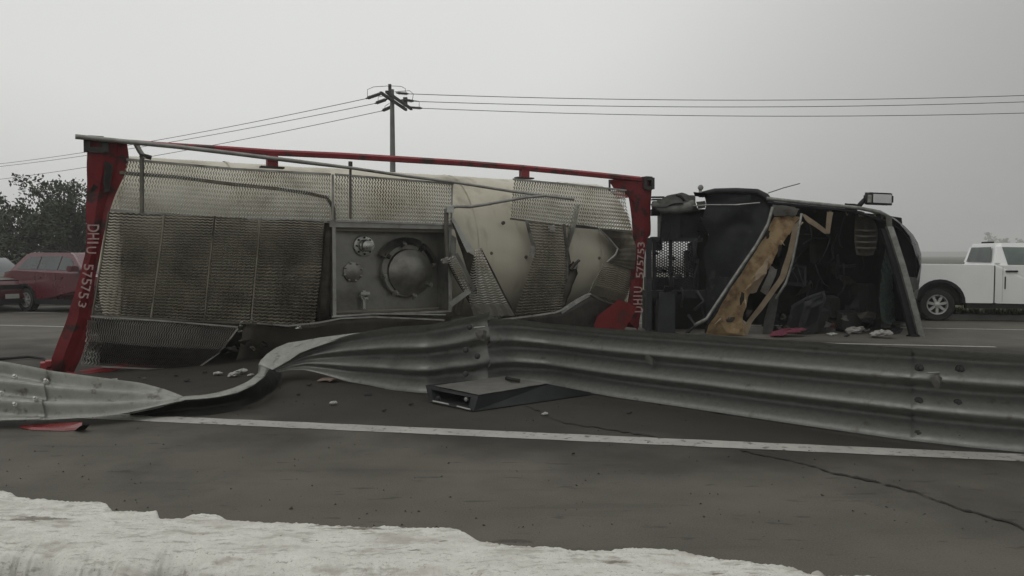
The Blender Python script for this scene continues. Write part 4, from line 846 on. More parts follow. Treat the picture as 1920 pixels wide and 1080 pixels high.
# ------------------------------------------------------------------ crash barrier (three-wave guardrail)
rail = empty('guardrail', G(1160, 743), 'long crushed three wave crash barrier twisted across the road', 'crash barrier')
def beam(st, amp, n=54, sub=6, name='rail_beam', m=M['galv'], label=None, waves=3, jit=.004, flip=1, dents=()):
    """st: list of (top point, bottom point, amplitude)."""
    P = []
    K = []
    for i in range(len(st)-1):
        for k in range(sub):
            f = k/sub; K.append((st[i][0].lerp(st[i+1][0], f), st[i][1].lerp(st[i+1][1], f), st[i][2]*(1-f)+st[i+1][2]*f))
    K.append(st[-1])
    for _ in range(3):                                                # smooth the run
        K2 = K[:]
        for i in range(1, len(K)-1): K2[i] = tuple((K[i-1][q]+K[i][q]*2+K[i+1][q])*.25 for q in range(3))
        K = K2
    bm = BM(); prev = None
    for i, (a, b_, am) in enumerate(K):
        tdir = (K[min(i+1, len(K)-1)][0]-K[max(i-1, 0)][0]); ch = b_-a; nr = tdir.cross(ch)
        nr = nr.normalized() if nr.length > 1e-6 else Vector((0, -1, 0))
        if flip and nr.y > 0: nr = -nr
        row = []
        for j in range(n+1):
            f = j/n; x = f*waves; fx = x % 1.0; wv = math.cos(math.pi*fx/.36 if fx < .36 else math.pi+math.pi*(fx-.36)/.64)
            p = a.lerp(b_, f)+nr*am*wv*.5
            p = p+nr*jit*1.6*noise.noise(p*1.7)
            for dc, dr, da in dents: p = p+nr*-da*math.exp(-((p-dc).length/dr)**2)
            row.append(bm.verts.new(p))
        if prev:
            for j in range(n): bm.faces.new((prev[j], row[j], row[j+1], prev[j+1]))
        prev = row
    bmesh.ops.solidify(bm, geom=bm.faces[:], thickness=-.006)
    return obj(name, bm, m, rail, smooth=True, auto=60, label=label)
def stn(x, yt_, yb_, D=None, lean=0.0, am=.13, xb=None):
    xb = x if xb is None else xb
    b_ = G(xb, yb_, .02) if D is None else PD(xb, yb_, D); return (PD(x, yt_, b_.y+lean), b_, am)
amR = .15
far = [stn(1700,650,822,am=amR), stn(1810,656,833,am=amR), stn(1920,662,843,am=amR)]
dirn = (far[2][1]-far[1][1]).normalized()
ext = (far[2][0]+dirn*3, far[2][1]+dirn*3, amR)
beam([stn(916,597,722,8.45,am=.10), stn(960,597,716,8.6,am=.13), stn(1029,605,719,am=amR), stn(1095,611,731,am=amR), stn(1160,616,743,am=amR), stn(1300,625,763,am=amR), stn(1500,638,793,am=amR), stn(1712,650.5,823,am=amR)], amR, sub=8, label='long middle rail beam right of the kink')
off = Vector((0, -.035, .004))
beam([(a+off, b_+off, c) for a, b_, c in [stn(1704,649,821,am=amR), far[1], far[2], ext]], amR, sub=8, label='rail beam overlapping the joint at the right')
beam([stn(916,584,724,8.28,am=.06), stn(902,588,726,8.24,am=.10), stn(868,594,731,8.2,am=.13), stn(842,600,733,8.15,am=.13), stn(797,609,736,am=.13), stn(741,612.5,730,8.3,.02,.13), stn(700,620,722,8.5,.05,.11), stn(655,629,715,8.7,.08,.09), stn(612,643,703,8.8,.1,.06), stn(575,657,694,8.85,.1,.03), stn(540,676,694,8.8,.08,.01), stn(506,692,702,8.7,.03,.0)], .12, sub=6, label='rail beam tapering from the kink into the twist', dents=((PD(735,682,8.35), .13, .05), (PD(800,650,8.2), .2, .03), (PD(890,655,8.2), .09, .05), (PD(845,700,8.15), .08, .04), (PD(680,660,8.5), .1, -.04)))
# folded pale flange above the twist
def R3(p): return PD(*p)
lipB = [(484,684,8.75),(488,676,8.8),(500,664,8.95),(518,652,9.15),(540,643,9.25),(570,638,9.2),(600,633,9.1),(640,627.5,8.95),(692,622,8.6)]
lipF = [(506,694,8.68),(512,692,8.68),(524,686,8.75),(542,676,8.8),(562,662,8.82),(585,653,8.85),(612,644,8.82),(650,631,8.78),(692,622.5,8.58)]
obj('folded_flange', sheet([[R3(p) for p in lipB], [R3(p) for p in lipF]], 16, 3, -.006, .006), M['galv_lit'], rail, smooth=True, auto=12, label='pale folded flange where the rail twists over')
# twist: pale strip + dark sheet, shade below the rail put into its colour
sU = [(240,772,6.9),(300,758,6.95),(345,743,7.0),(375,741,7.05),(405,736,7.15),(438,727,7.3),(465,715,7.5),(484,700,7.9),(485,686,8.4),(486,683,8.7)]
sM = [(246,776,6.86),(300,764,6.86),(347,750,6.9),(378,748,6.92),(408,744,7.0),(442,737,7.1),(474,724,7.3),(497,706,7.7),(503,694,8.3),(506,691,8.68)]
sL = [(235,783,6.9),(300,780,6.85),(350,782,6.86),(382,781,6.9),(412,774,7.0),(448,766,7.15),(486,752,7.5),(514,732,8.1),(527,714,8.5),(530,700,8.7)]
obj('twisted_flange', sheet([[R3(p) for p in sU], [R3(p) for p in sM]], 36, 3, -.006, .008), M['galv_lit'], rail, smooth=True, label='pale narrow edge of the twisted rail')
obj('shaded_underside', sheet([[R3(p) for p in sM], [R3((a[0]*.5+b_[0]*.5, a[1]*.5+b_[1]*.5, a[2]+.10)) for a, b_ in zip(sM, sL)], [R3(p) for p in sL]], 36, 8, -.006, .01), M['bolt'], rail, smooth=True, label='dark shaded underside of the twisted rail with its shadow on the road')
# left beam lying tilted, face up
amL = .10
LS = [(PD(-330,640,8.05), PD(-260,806,6.5), amL), (PD(-150,665,7.35), PD(-120,802,6.42), amL), (PD(0,684,6.95), PD(0,797,6.40), amL), (PD(96,703,6.90), PD(85,795,6.42), amL), (PD(190,714,6.95), PD(170,790,6.5), .085), (PD(262,722,7.1), PD(235,780,6.62), .06), (PD(310,733,7.1), PD(290,766,6.78), .03), (PD(352,747,7.05), PD(347,750,6.9), .0)]
def shift(st, dz): return [(a+Vector((0, 0, dz)), b_+Vector((0, 0, dz)), c) for a, b_, c in st]
bl = beam(LS, amL, sub=8, m=M['galv_lit'], label='pale rail beam lying tilted on the road at the left', jit=.006)
ov = [(a+Vector((0, -.02, .012)), b_+Vector((0, -.02, .012)), c) for a, b_, c in [LS[0], LS[1], LS[2], (LS[2][0].lerp(LS[3][0], .95), LS[2][1].lerp(LS[3][1], .95), amL)]]
beam(ov, amL, sub=8, m=M['galv_lit'], label='rail beam overlapping the bolted joint at the far left', jit=.006)
# bolts and brackets
def bolt_at(p, m=M['bolt'], r=.022, d=Vector((0, -1, .15))):
    b_ = BM(); lathe(b_, p-d*.02, d, [(0, r*1.5), (.022, r*1.4), (.024, r), (.042, r*.9), (.046, 0)], 10); obj('bolt', b_, m, rail, smooth=True, auto=35)
for x, y in ((1725,690),(1801,692),(1724,752),(1797,756),(1722,814),(1798,820)): bolt_at(PD(x, y, G(x, interp([(1700,822),(1920,843)], x)).y-.105))
for x, y in ((880,613),(873,656),(873,701),(895,668)): bolt_at(PD(x, y, 8.13))
for x, y in ((28,706),(86,714),(3,737),(66,747),(28,758),(45,785)): bolt_at(PD(x, y, 6.52), M['galv_lit'], .013, Vector((0, -.7, .7)))
def bracket(px, py, D, s=.05):
    c = PD(px, py, D); bm = BM()
    sheet([[c+Vector((-s, 0, s*.3)), c+Vector((0, -.03, s*.9)), c+Vector((s, 0, s*.4))], [c+Vector((-s*.6, .01, -s*.4)), c+Vector((0, -.04, -s*.2)), c+Vector((s*.8, .01, -s*.3))], [c+Vector((-s*.2, .0, -s*.9)), c+Vector((s*.2, -.02, -s)), c+Vector((s*.5, 0, -s*1.0))]], 5, 5, -.006, .02, 14, bm=bm)
    tube(bm, [c+Vector((-s*1.1, .03, s)), c+Vector((s*.6, .03, s*1.1))], .008, 6)
    obj('reflector_bracket', bm, M['plate'], rail)
bracket(902, 627, 8.05, .07); bracket(1220, 672, 7.48, .06); bracket(1757, 714, 5.78, .055)

# ------------------------------------------------------------------ things on the road
# black open tray box
tz = .14
B4 = [G(805,754,.01), G(888,771,.01), G(1118,738,.01), G(985,716,.01)]
T4 = [G(798,722,tz+.02), G(897,742,tz), G(1028,720,tz), G(948,706,tz)]
bm = BM()
vs = [bm.verts.new(p) for p in B4+T4]
for f in ((3,2,1,0),(1,2,6,5),(2,3,7,6),(3,0,4,7)): bm.faces.new([vs[i] for i in f])
# recessed open end
inn = [B4[0].lerp(T4[0], .2).lerp(B4[1].lerp(T4[1], .2), .1), B4[1].lerp(T4[1], .2).lerp(B4[0].lerp(T4[0], .2), .12), T4[1].lerp(B4[1], .2).lerp(T4[0].lerp(B4[0], .2), .12), T4[0].lerp(B4[0], .2).lerp(T4[1].lerp(B4[1], .2), .1)]
dn = (B4[2]-B4[1]).normalized()*.35
iv = [bm.verts.new(p) for p in inn]; jv = [bm.verts.new(p+dn) for p in inn]; ov_ = [vs[0], vs[1], vs[5], vs[4]]
for i in range(4):
    bm.faces.new((ov_[i], ov_[(i+1)%4], iv[(i+1)%4], iv[i])); bm.faces.new((iv[i], iv[(i+1)%4], jv[(i+1)%4], jv[i]))
bm.faces.new(jv)
ebox = empty('battery_box', (B4[0]+B4[2])/2, 'black rectangular equipment box with grey lid lying open under the barrier kink', 'box'); LOC[ebox] = Vector(ebox.location)
obj('box_body', bm, M['dark'], ebox)
bm = BM(); up = Vector((0, 0, .006)); lid = [T4[0].lerp(T4[1], .12)+(T4[3]-T4[0])*.03, T4[1].lerp(T4[0], .02)+(T4[2]-T4[1])*.02, T4[2], T4[3]]
rows_ = [[lid[0], lid[1]], [lid[3], lid[2]]]
b_ = sheet([[p+up for p in r] for r in rows_], 8, 10, .012, .012, 5); obj('lid', b_, mat('box_lid', (.33,.32,.295), (.22,.215,.195), rough=.55, metal=.3, scale=3), ebox, smooth=True, auto=30)
bm = BM(); tube(bm, [G(950,709,tz+.03), G(962,712,tz+.04), G(975,714,tz+.03)], .022, 6); obj('latch', bm, M['black'], ebox)
bm = BM(); tube(bm, [G(812,752,.03), G(850,760,.02), G(882,768,.02)], .01, 5); obj('torn_rim', bm, M['plate'], ebox)
for x, y in ((876, 748), (822, 747)):
    bm = BM(); lathe(bm, G(x, y, .09), (-.5,-1,0), [(0, .025), (.03, .02), (.032, 0)], 8); obj('terminal', bm, M['steelb'] if x == 876 else M['dark2'], ebox)
# red reflector shard
bm = BM(); pts_ = [G(36,802,.01), G(90,799,.02), G(152,796,.03), G(150,806,.005), G(120,808,.005), G(60,806,.005)]
prism(bm, pts_, Vector((0, .02, .018))); obj('lamp_shard', bm, M['redplastic'], None, label='long red plastic lamp shard in front of the tilted barrier', cat='debris')
bm = BM(); sheet([[G(150,800,.06), G(168,796,.06)], [G(140,808,0), G(160,806,0)]], 4, 3, -.01, .02, 9, bm=bm); obj('rubber_scrap', bm, M['black'], None, label='small black rubber scrap beside the red lamp shard', cat='debris')
def chunk(name, px, py, s, m, label, flat=.5, grp='scattered crash debris', n=3):
    bm = BM(); c = G(px, py, 0)
    bmesh.ops.create_icosphere(bm, subdivisions=3, radius=s)
    for v in bm.verts:
        v.co = Vector((v.co.x*1.3, v.co.y*.9, v.co.z*flat)); v.co += Vector((noise.noise(v.co*9/s*.1+Vector((px, py, 0))), noise.noise(v.co*9/s*.1+Vector((py, px, 3))), noise.noise(v.co*5/s*.1)*.5))*s*.6; v.co += v.co.normalized()*s*(.45*noise.noise(v.co*2.6/s+Vector((px, 0, 0)))-.1)
    mz = min(v.co.z for v in bm.verts); bmesh.ops.translate(bm, vec=c+Vector((0, 0, .004-mz)), verts=bm.verts)
    obj(name, bm, m, None, label=label, cat='debris', group=grp)
chunk('plastic_scrap', 408, 704, .045, M['whiteb'], 'small pale scrap below the dark lower grating, left of the larger white one')
chunk('plastic_scrap', 438, 707, .055, M['whiteb'], 'white crumpled scrap below the curled dark grating')
chunk('plastic_scrap', 452, 702, .06, M['whiteb'], 'flat white scrap lying just right of the crumpled scrap under the tank')
chunk('plastic_scrap', 214, 716, .035, M['whiteb'], 'small white scrap behind the tilted left barrier')
chunk('plastic_scrap', 545, 693, .045, M['whiteb'], 'small pale scrap under the barrier twist')
chunk('plastic_scrap', 625, 760, .035, M['whiteb'], 'lone small white pebble-like scrap on the bare asphalt left of the box')
chunk('plastic_scrap', 1022, 779, .025, M['whiteb'], 'tiny pale stone at the start of the road crack')
chunk('cardboard_scrap', 622, 715, .12, mat('brown_paper', (.20,.15,.12), rough=.9), 'flat brown scrap on the road left of the box', .15)
chunk('rubber_scrap', 1350, 774, .05, M['black'], 'small black scrap on the asphalt below the right barrier', .3)
chunk('rubber_scrap', 1075, 853, .012, M['black'], 'tiny black fragment below the white edge line', .6)
chunk('fabric_scrap', 1475, 631, .26, M['pink'], 'pink cloth lying in front of the wrecked cab', .22)
chunk('fabric_scrap', 1575, 620, .16, M['salmon'], 'salmon coloured cloth beside the white bags', .5)
chunk('plastic_bag', 1603, 626, .15, M['bag'], 'greyish white bag next to the salmon cloth', .42)
chunk('plastic_bag', 1655, 634, .15, M['bag'], 'white bag nearest to the propped cab pillar', .42)
chunk('plastic_bag', 1535, 612, .09, M['galv_lit'], 'small grey crumpled bag by the dark seat', .8)
chunk('stained_cloth', 1690, 610, .14, M['fabric'], 'grey rag under the bonnet of the wrecked truck', .3)
FLAB = ['round pale fragment between the two curled edges under the tank', 'tiny dark fragment just left of the barrier twist', 'small dark fragment under the right part of the blackened grating', 'dark fragment on the asphalt left of the black box', 'dark fragment below the middle of the crumpled barrier', 'tiny dark fragment near the edge line left of the box', 'dark fragment right of the black box under the long beam', 'grimy fragment beneath the tapering barrier beam', 'dark fragment in front of the curled lower grating', 'tiny dark fragment at the foot of the curled lower grating', 'tiny dark fragment beside the left corner of the black box', 'tiny dark fragment near the road crack right of the box', 'white fragment right of the pink cloth', 'grey fragment behind the two white bags', 'dark fragment between the salmon cloth and the white bag', 'dark fragment touching the pink cloth', 'grimy fragment near the red bottom corner of the tank frame', 'tiny dark fragment on bare asphalt below the barrier twist']
for k, (px, py, s_, c_) in enumerate(((470,706,.03,'whiteb'),(500,712,.02,'dark2'),(384,700,.025,'dark2'),(690,742,.03,'dark2'),(580,724,.025,'dark2'),(720,772,.02,'dark2'),(1240,760,.03,'dark2'),(660,700,.03,'under'),(350,716,.03,'dark2'),(330,706,.02,'dark2'),(770,760,.02,'dark2'),(1180,776,.02,'dark2'),(1560,630,.06,'whiteb'),(1625,622,.05,'galv_lit'),(1588,632,.04,'dark2'),(1512,627,.06,'dark2'),(270,712,.02,'under'),(560,742,.018,'dark2'))):
    chunk('debris_fragment', px, py, s_, M[c_], FLAB[k], .5, 'small fragments strewn round the wreck')
bm = BM()
for k in range(900):                                                 # fine crumbs and grit
    px, py = random.uniform(0, 1900), random.choice((random.uniform(690, 790), random.uniform(790, 1000), random.uniform(700,760))); c = G(px, py, .002); s = random.uniform(.002, .008)*(1 if random.random() < .96 else 1.8)
    vs_ = [bm.verts.new(c+Vector((random.uniform(-s, s), random.uniform(-s, s), 0))+Vector(o_)*s) for o_ in ((1,0,0),(-.5,.8,0),(-.5,-.8,0),(0,0,1.1))]
    for f in ((0,1,3),(1,2,3),(2,0,3)): bm.faces.new([vs_[i] for i in f])
obj('grit', bm, M['soil'], kind='stuff')
# black cable on the road at the left
bm = BM(); tube(bm, [G(-80,672,.02), G(0,673,.02), G(30,671,.03), G(55,669,.03), G(82,672,.03), G(92,684,.03)], .02, 6); obj('loose_cable', bm, M['black'], None, label='thin black cable lying on the road left of the red bottom corner', cat='cable', smooth=True)

# ------------------------------------------------------------------ vehicles
def wheel(parent, MX, x, y, r, w, side, spokes=6, rimr=.62, steel=False):
    """MX local->world matrix; side -1 faces -y."""
    ax_ = (MX.to_3x3()@Vector((0, side, 0))); c = MX@Vector((x, y, r)); e1 = MX.to_3x3()@Vector((1, 0, 0))
    bm = BM(); lathe(bm, c, ax_, [(-w, r*.5), (-w, r*.93), (-w*.75, r), (-.0*w, r), (-.02, r*.99), (.0, r*.93), (.0, r*rimr+.015), (-.02, r*rimr)], 36, e1); wh = obj('wheel', bm, M['tyre'], parent, smooth=True, auto=40)
    bm = BM(); R_ = r*rimr
    lathe(bm, c, ax_, [(-.02, R_+.01), (.006, R_), (.004, R_*.93), (-.03, R_*.88), (-.06, R_*.84)], 36, e1); lathe(bm, c, ax_, [(-.03, R_*.3), (-.005, R_*.28), (.005, R_*.14), (.006, 0)], 18, e1)
    up_ = Vector((0, 0, 1))
    for k in range(spokes):
        a = 2*math.pi*(k+.25)/spokes; d = e1*math.cos(a)+up_*math.sin(a); t = e1*-math.sin(a)+up_*math.cos(a); hw = R_*(.16 if spokes < 8 else .10)
        if steel: hw = R_*.22
        p0, p1 = c+d*R_*.2-ax_*.015, c+d*R_*.93-ax_*.015
        hexa(bm, [p0-t*hw*.8-ax_*.03, p1-t*hw-ax_*.03, p1+t*hw-ax_*.03, p0+t*hw*.8-ax_*.03], [p0-t*hw*.8, p1-t*hw*.8, p1+t*hw*.8, p0+t*hw*.8])
    obj('rim', bm, M['rim'], wh, smooth=True, auto=30)
    bm = BM(); lathe(bm, c, ax_, [(-.07, R_*.9), (-.071, 0)], 20, e1); obj('brake_disc', bm, M['black'], wh)
def lframe(origin, yaw):
    return Matrix.Translation(origin)@Matrix.Rotation(yaw, 4, 'Z')
def arch(cx, cz, r, n=10):                                           # points over the arch from right to left reversed as needed
    return [(cx+r*math.cos(math.pi*k/n), cz+r*math.sin(math.pi*k/n)) for k in range(n+1)]
def extr(bm, MX, poly, y0, y1, bev=0, seg=3, inset=0):
    a = [MX@Vector((x, y0, z)) for x, z in poly]; prism(bm, a, MX.to_3x3()@Vector((0, y1-y0, 0)))
    if bev: 
        es = [e for e in bm.edges if len(e.link_faces) == 2 and any(len(f.verts) > 6 for f in e.link_faces)]
        bmesh.ops.bevel(bm, geom=es, offset=bev, segments=seg, profile=.6)
def cabin(bm, MX, base, top, y0, y1, tumble):                         # base/top: (x0,x1) at zb, zt ; tapered prism
    (xa, xb, zb), (xc, xd, zt) = base, top
    hexa(bm, [MX@Vector(p) for p in ((xa, y0, zb), (xb, y0, zb), (xb, y1, zb), (xa, y1, zb))], [MX@Vector(p) for p in ((xc, y0+tumble, zt), (xd, y0+tumble, zt), (xd, y1-tumble, zt), (xc, y1-tumble, zt))])
# --- red SUV, local x forward, near side y=0 .. width
def suv():
    o0 = G(47, 584.5, 0); yaw = math.radians(-24); MX = lframe(o0, yaw); W = 1.75; r = .31; WB = 2.6
    t = empty('parked_car', MX@Vector((1.3, .9, 0)), 'dark red hatchback seen from its side behind the bent red corner post', 'car')
    low = [(-.82, .42), (-.40, .34)]+[(p[0], p[1]) for p in reversed(arch(0, .30, .40))]+[(.42, .27), (WB-.42, .27)]+[(p[0], p[1]) for p in reversed(arch(WB, .30, .40))]+[(WB+.45, .3), (WB+.8, .45), (WB+.82, .72), (WB+.55, .90), (WB-.25, 1.02), (1.2, 1.04), (-.45, 1.09), (-.80, 1.04), (-.86, .80)]
    bm = BM(); extr(bm, MX, low, 0, W, .05, 3); body = obj('body', bm, M['carred'], t, smooth=True, auto=40)
    bm = BM(); cabin(bm, MX, (-.74, WB-.35, 1.03), (-.18, 1.55, 1.56), .04, W-.04, .22); bmesh.ops.bevel(bm, geom=bm.edges[:], offset=.07, segments=3); obj('cabin', bm, M['carred'], t, smooth=True, auto=50)
    def win(pts, name='window'):
        bm = BM(); P = []
        for x, z in pts:
            f = (z-1.03)/.53; P.append(MX@Vector((x, .04+.22*f-.012, z)))
        prism(bm, P, MX.to_3x3()@Vector((0, .02, 0))); obj(name, bm, M['glass'], t)
    win([(-.38, 1.13), (.42, 1.12), (.42, 1.46), (-.05, 1.44)]); win([(.46, 1.12), (1.22, 1.11), (1.22, 1.47), (.46, 1.46)]); win([(1.27, 1.11), (1.95, 1.10), (1.60, 1.40), (1.27, 1.47)])
    bm = BM(); extr(bm, MX, [(-.42, .30), (-.42, .62), (WB+.42, .62), (WB+.42, .24), (-.42, .24)], .18, W-.18); obj('underbody', bm, M['black'], t)
    bm = BM(); bxyz(bm, .44, WB-.44, -.015, .03, .22, .36, MX); obj('sill', bm, M['dark'], t)
    for cx in (0, WB):
        bm = BM(); A = arch(cx, .30, .40, 12); B = arch(cx, .30, .45, 12)
        for k in range(12): hexa(bm, [MX@Vector((A[k][0], -.02, A[k][1])), MX@Vector((A[k+1][0], -.02, A[k+1][1])), MX@Vector((A[k+1][0], .06, A[k+1][1])), MX@Vector((A[k][0], .06, A[k][1]))], [MX@Vector((B[k][0], -.02, B[k][1])), MX@Vector((B[k+1][0], -.02, B[k+1][1])), MX@Vector((B[k+1][0], .06, B[k+1][1])), MX@Vector((B[k][0], .06, B[k][1]))])
        obj('wheel_arch', bm, M['dark'], t)
    for cx in (0, WB):
        wheel(t, MX, cx, .02, r, .2, -1, 7); wheel(t, MX, cx, W-.02, r, .2, 1, 7)
    for x in (.44, 1.25):
        bm = BM(); bxyz(bm, x, x+.008, -.004, .02, .4, 1.04, MX); obj('door_seam', bm, M['black'], t)
        bm = BM(); bxyz(bm, x+.08, x+.24, -.03, .01, .90, .93, MX); obj('door_handle', bm, M['carred'], t)
    bm = BM(); bxyz(bm, 1.95, 2.12, -.2, .02, 1.08, 1.22, MX); bmesh.ops.bevel(bm, geom=bm.edges[:], offset=.03, segments=2); obj('side_mirror', bm, M['carred'], t)
    bm = BM(); tube(bm, [MX@Vector((-.1, .3, 1.57)), MX@Vector((0.0, .3, 1.60)), MX@Vector((1.3, .3, 1.60)), MX@Vector((1.4, .3, 1.56))], .016, 6); obj('roof_bar', bm, M['dark'], t)
    bm = BM(); bxyz(bm, -.86, -.5, -.012, .15, .80, .94, MX); obj('taillight', bm, M['redplastic'], t)
    bm = BM(); bxyz(bm, -.9, -.7, .1, W-.1, .38, .52, MX); obj('bumper', bm, M['dark'], t)
suv()
def sedan():
    o0 = G(2, 588, 0); yaw = math.radians(-38); MX = lframe(o0+Vector((-1.18, .3, 0)), yaw); W = 1.7; r = .30
    # front axle at x=0, nose at +.75, body goes back to -3.3; near side is y=0
    t = empty('parked_car', MX@Vector((-1.2, .8, 0)), 'front corner of a red car with number plate cut off by the left edge', 'car')
    low = [(-3.3, .40), (-2.95, .3)]+list(reversed(arch(-2.5, .3, .38)))+[(-2.1, .25), (-.42, .25)]+list(reversed(arch(0, .3, .38)))+[(.42, .26), (.72, .28), (.80, .45), (.80, .62), (.66, .82), (-.6, .98), (-1.0, 1.0), (-2.6, 1.0), (-3.3, .98)]
    bm = BM(); extr(bm, MX, low, 0, W, .05, 3); obj('body', bm, M['carred'], t, smooth=True, auto=40)
    bm = BM(); cabin(bm, MX, (-2.9, -.55, .97), (-2.4, -1.35, 1.42), .06, W-.06, .2); bmesh.ops.bevel(bm, geom=bm.edges[:], offset=.06, segments=3); obj('cabin', bm, M['glass'], t, smooth=True, auto=50)
    bm = BM(); sheet([[MX@Vector((.64, .12, .835)), MX@Vector((.66, W/2, .85)), MX@Vector((.64, W-.12, .835))], [MX@Vector((-.6, .08, .99)), MX@Vector((-.6, W/2, 1.02)), MX@Vector((-.6, W-.08, .99))]], 6, 6, .012, bm=bm); obj('bonnet', bm, M['plate'], t, smooth=True)
    for y in (.05, W-.45):
        bm = BM(); bxyz(bm, .66, .815, y, y+.4, .62, .76, MX); bmesh.ops.bevel(bm, geom=bm.edges[:], offset=.02, segments=2); obj('headlight', bm, M['steelb'], t)
    bm = BM(); bxyz(bm, .7, .82, .5, W-.5, .6, .72, MX); obj('grille', bm, M['black'], t)
    bm = BM(); bxyz(bm, .815, .83, W/2-.16, W/2+.16, .36, .48, MX); obj('number_plate', bm, M['whiteb'], t)
    bm = BM(); bxyz(bm, .5, .84, .1, W-.1, .22, .34, MX); obj('bumper', bm, M['dark'], t)
    bm = BM(); extr(bm, MX, [(-2.9, .22), (-2.9, .6), (.4, .6), (.4, .22)], .2, W-.2); obj('underbody', bm, M['black'], t)
    for cx in (0, -2.5): wheel(t, MX, cx, .02, r, .2, -1, 6); wheel(t, MX, cx, W-.02, r, .2, 1, 6)
sedan()
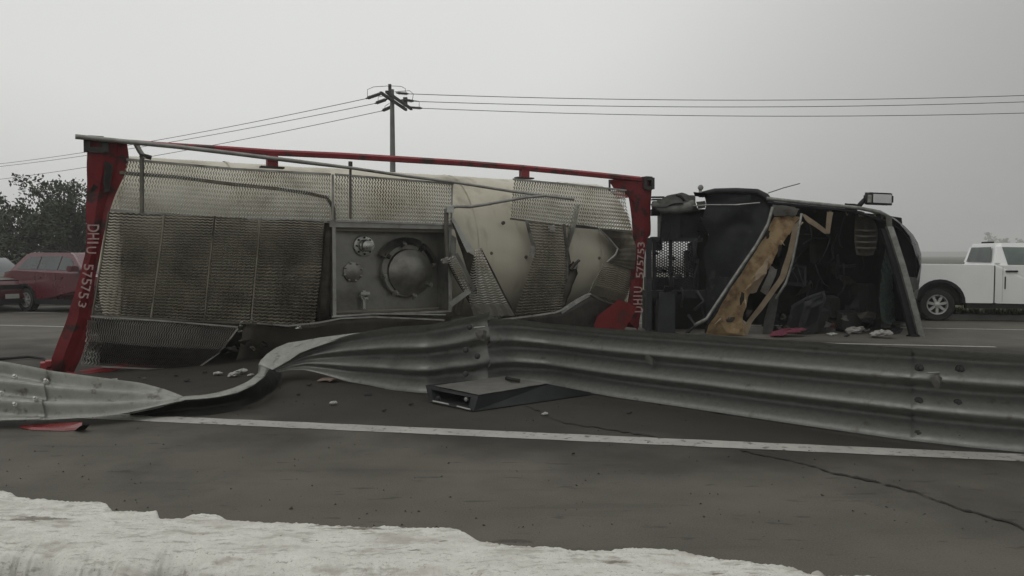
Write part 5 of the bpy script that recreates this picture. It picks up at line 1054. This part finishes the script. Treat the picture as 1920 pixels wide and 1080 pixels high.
def pickup():
    o0 = G(1758, 602, 0); yaw = math.atan2(RD.y, RD.x); MX = lframe(o0, yaw); W = 1.95; r = .37; WB = 3.3
    t = empty('parked_pickup', MX@Vector((1.6, 1, 0)), 'white single cab pickup parked by the far kerb right of the wrecked cab', 'pickup')
    R3x = MX.to_3x3()
    # bed outer wall
    bed = [(-1.12, .50), (-.62, .47)]+[(p[0], p[1]) for p in reversed(arch(.03, .42, .50, 12))]+[(.56, .42), (1.13, .42), (1.13, 1.27), (-1.10, 1.29), (-1.14, 1.2)]
    for y in (0, W-.10):
        bm = BM(); extr(bm, MX, bed, y, y+.10, .03, 2); obj('bed_side', bm, M['white'], t, smooth=True, auto=40)
    bm = BM(); bxyz(bm, -1.14, -1.06, .1, W-.1, .55, 1.27, MX); obj('tailgate', bm, M['white'], t)
    bm = BM(); bxyz(bm, -1.05, 1.1, .1, W-.1, .72, .78, MX); bxyz(bm, 1.04, 1.10, .1, W-.1, .78, 1.25, MX); obj('bed_floor', bm, M['white'], t)
    bm = BM(); bxyz(bm, -1.1, 4.1, .25, W-.25, .35, .70, MX); obj('chassis', bm, M['black'], t)
    bm = BM(); bxyz(bm, -1.3, -1.15, .02, W-.02, .46, .66, MX); obj('rear_bumper', bm, M['rim'], t)
    bm = BM(); A = arch(.03, .42, .46, 14); B = arch(.03, .42, .53, 14)
    A = [(min(max(x, -.46), .5), z) for x, z in A]
    for k in range(14): hexa(bm, [MX@Vector((A[k][0], -.025, A[k][1])), MX@Vector((A[k+1][0], -.025, A[k+1][1])), MX@Vector((A[k+1][0], .3, A[k+1][1])), MX@Vector((A[k][0], .3, A[k][1]))], [MX@Vector((B[k][0], -.025, B[k][1])), MX@Vector((B[k+1][0], -.025, B[k+1][1])), MX@Vector((B[k+1][0], .3, B[k+1][1])), MX@Vector((B[k][0], .3, B[k][1]))])
    obj('wheel_arch', bm, M['dark'], t)
    for y in (.03, W-.25):
        bm = BM(); prism(bm, [MX@Vector((x, y+.06, z)) for x, z in [(-.6,.45)]+[(p[0], p[1]) for p in reversed(arch(.03, .42, .55, 12))]+[(.62,.45)]], R3x@Vector((0, .15, 0))); obj('wheel_well', bm, M['black'], t)
    cab = [(1.16, .42), (WB-.52, .40)]+list(reversed(arch(WB, .42, .48)))+[(WB+.52, .40), (WB+.85, .45), (WB+.90, .95), (WB+.75, 1.12), (WB-.4, 1.22), (1.16, 1.27)]
    bm = BM(); extr(bm, MX, cab, 0, W, .05, 3); obj('cab_body', bm, M['white'], t, smooth=True, auto=40)
    bm = BM(); cabin(bm, MX, (1.17, WB-.15, 1.24), (1.28, WB-1.0, 1.77), .03, W-.03, .22); bmesh.ops.bevel(bm, geom=bm.edges[:], offset=.09, segments=4); obj('cab_roof', bm, M['white'], t, smooth=True, auto=50)
    bm = BM()
    for y, z in ((.28, 1.33), (W-.28, 1.33), (W-.42, 1.68), (.42, 1.68)): bm.verts.new(MX@Vector((1.15+(z-1.24)/.56*.09, y, z)))
    bm.verts.ensure_lookup_table(); f = bm.faces.new(bm.verts); bmesh.ops.solidify(bm, geom=[f], thickness=.015); obj('rear_window', bm, M['glassl'], t)
    def win(pts):
        bm = BM(); prism(bm, [MX@Vector((x, .03+.22*(z-1.24)/.56-.008, z)) for x, z in pts], R3x@Vector((0, .02, 0))); obj('window', bm, M['glassl'], t)
    win([(1.42, 1.28), (2.9, 1.26), (2.35, 1.66), (1.36, 1.68)])
    for x in (1.30, 2.75):
        bm = BM(); bxyz(bm, x, x+.012, -.004, .02, .45, 1.24, MX); obj('door_seam', bm, M['galv_lit'], t)
    bm = BM(); bxyz(bm, 1.131, 1.158, .015, .06, .43, 1.26, MX); obj('cab_gap', bm, M['black'], t)
    bm = BM(); bxyz(bm, 1.36, 1.60, -.035, .01, 1.12, 1.155, MX); bmesh.ops.bevel(bm, geom=bm.edges[:], offset=.01); obj('door_handle', bm, M['dark'], t)
    bm = BM(); bxyz(bm, 1.345, 1.368, -.012, .01, .74, 1.02, MX); obj('side_vent', bm, M['dark'], t)
    bm = BM(); bxyz(bm, .60, WB-.55, .02, .2, .30, .415, MX); obj('sill', bm, M['black'], t)
    bm = BM(); bxyz(bm, 1.3, 1.42, W/2-.2, W/2+.2, 1.765, 1.81, MX); bmesh.ops.bevel(bm, geom=bm.edges[:], offset=.02); obj('brake_lamp', bm, M['dark'], t)
    bm = BM(); bxyz(bm, 2.62, 2.76, -.26, 0, 1.22, 1.42, MX); bmesh.ops.bevel(bm, geom=bm.edges[:], offset=.03); obj('side_mirror', bm, M['dark'], t)
    bm = BM(); bxyz(bm, WB+.86, WB+.98, .02, W-.02, .42, .62, MX); obj('front_bumper', bm, M['rim'], t)
    for y in (.02, W-.42):
        bm = BM(); bxyz(bm, WB+.7, WB+.92, y, y+.4, .78, 1.0, MX); obj('headlight', bm, M['steelb'], t)
    for cx in (0, WB):
        wheel(t, MX, cx, .03, r, .24, -1, 7, .60, False); wheel(t, MX, cx, W-.03, r, .24, 1, 7, .62)
pickup()

# ------------------------------------------------------------------ haze
bm = BM(); bxyz(bm, -1500, 1500, -1500, 1500, -1.1, 32)
hm = bpy.data.materials.new('haze'); hm.use_nodes = True; t_ = hm.node_tree; t_.nodes.clear()
mo = t_.nodes.new('ShaderNodeOutputMaterial'); pv = t_.nodes.new('ShaderNodeVolumePrincipled'); pv.inputs['Color'].default_value = (.93,.94,.93,1)
pv.inputs['Density'].default_value = .0014; pv.inputs['Anisotropy'].default_value = .2; t_.links.new(pv.outputs[0], mo.inputs['Volume'])
obj('haze', bm, hm, kind='stuff')
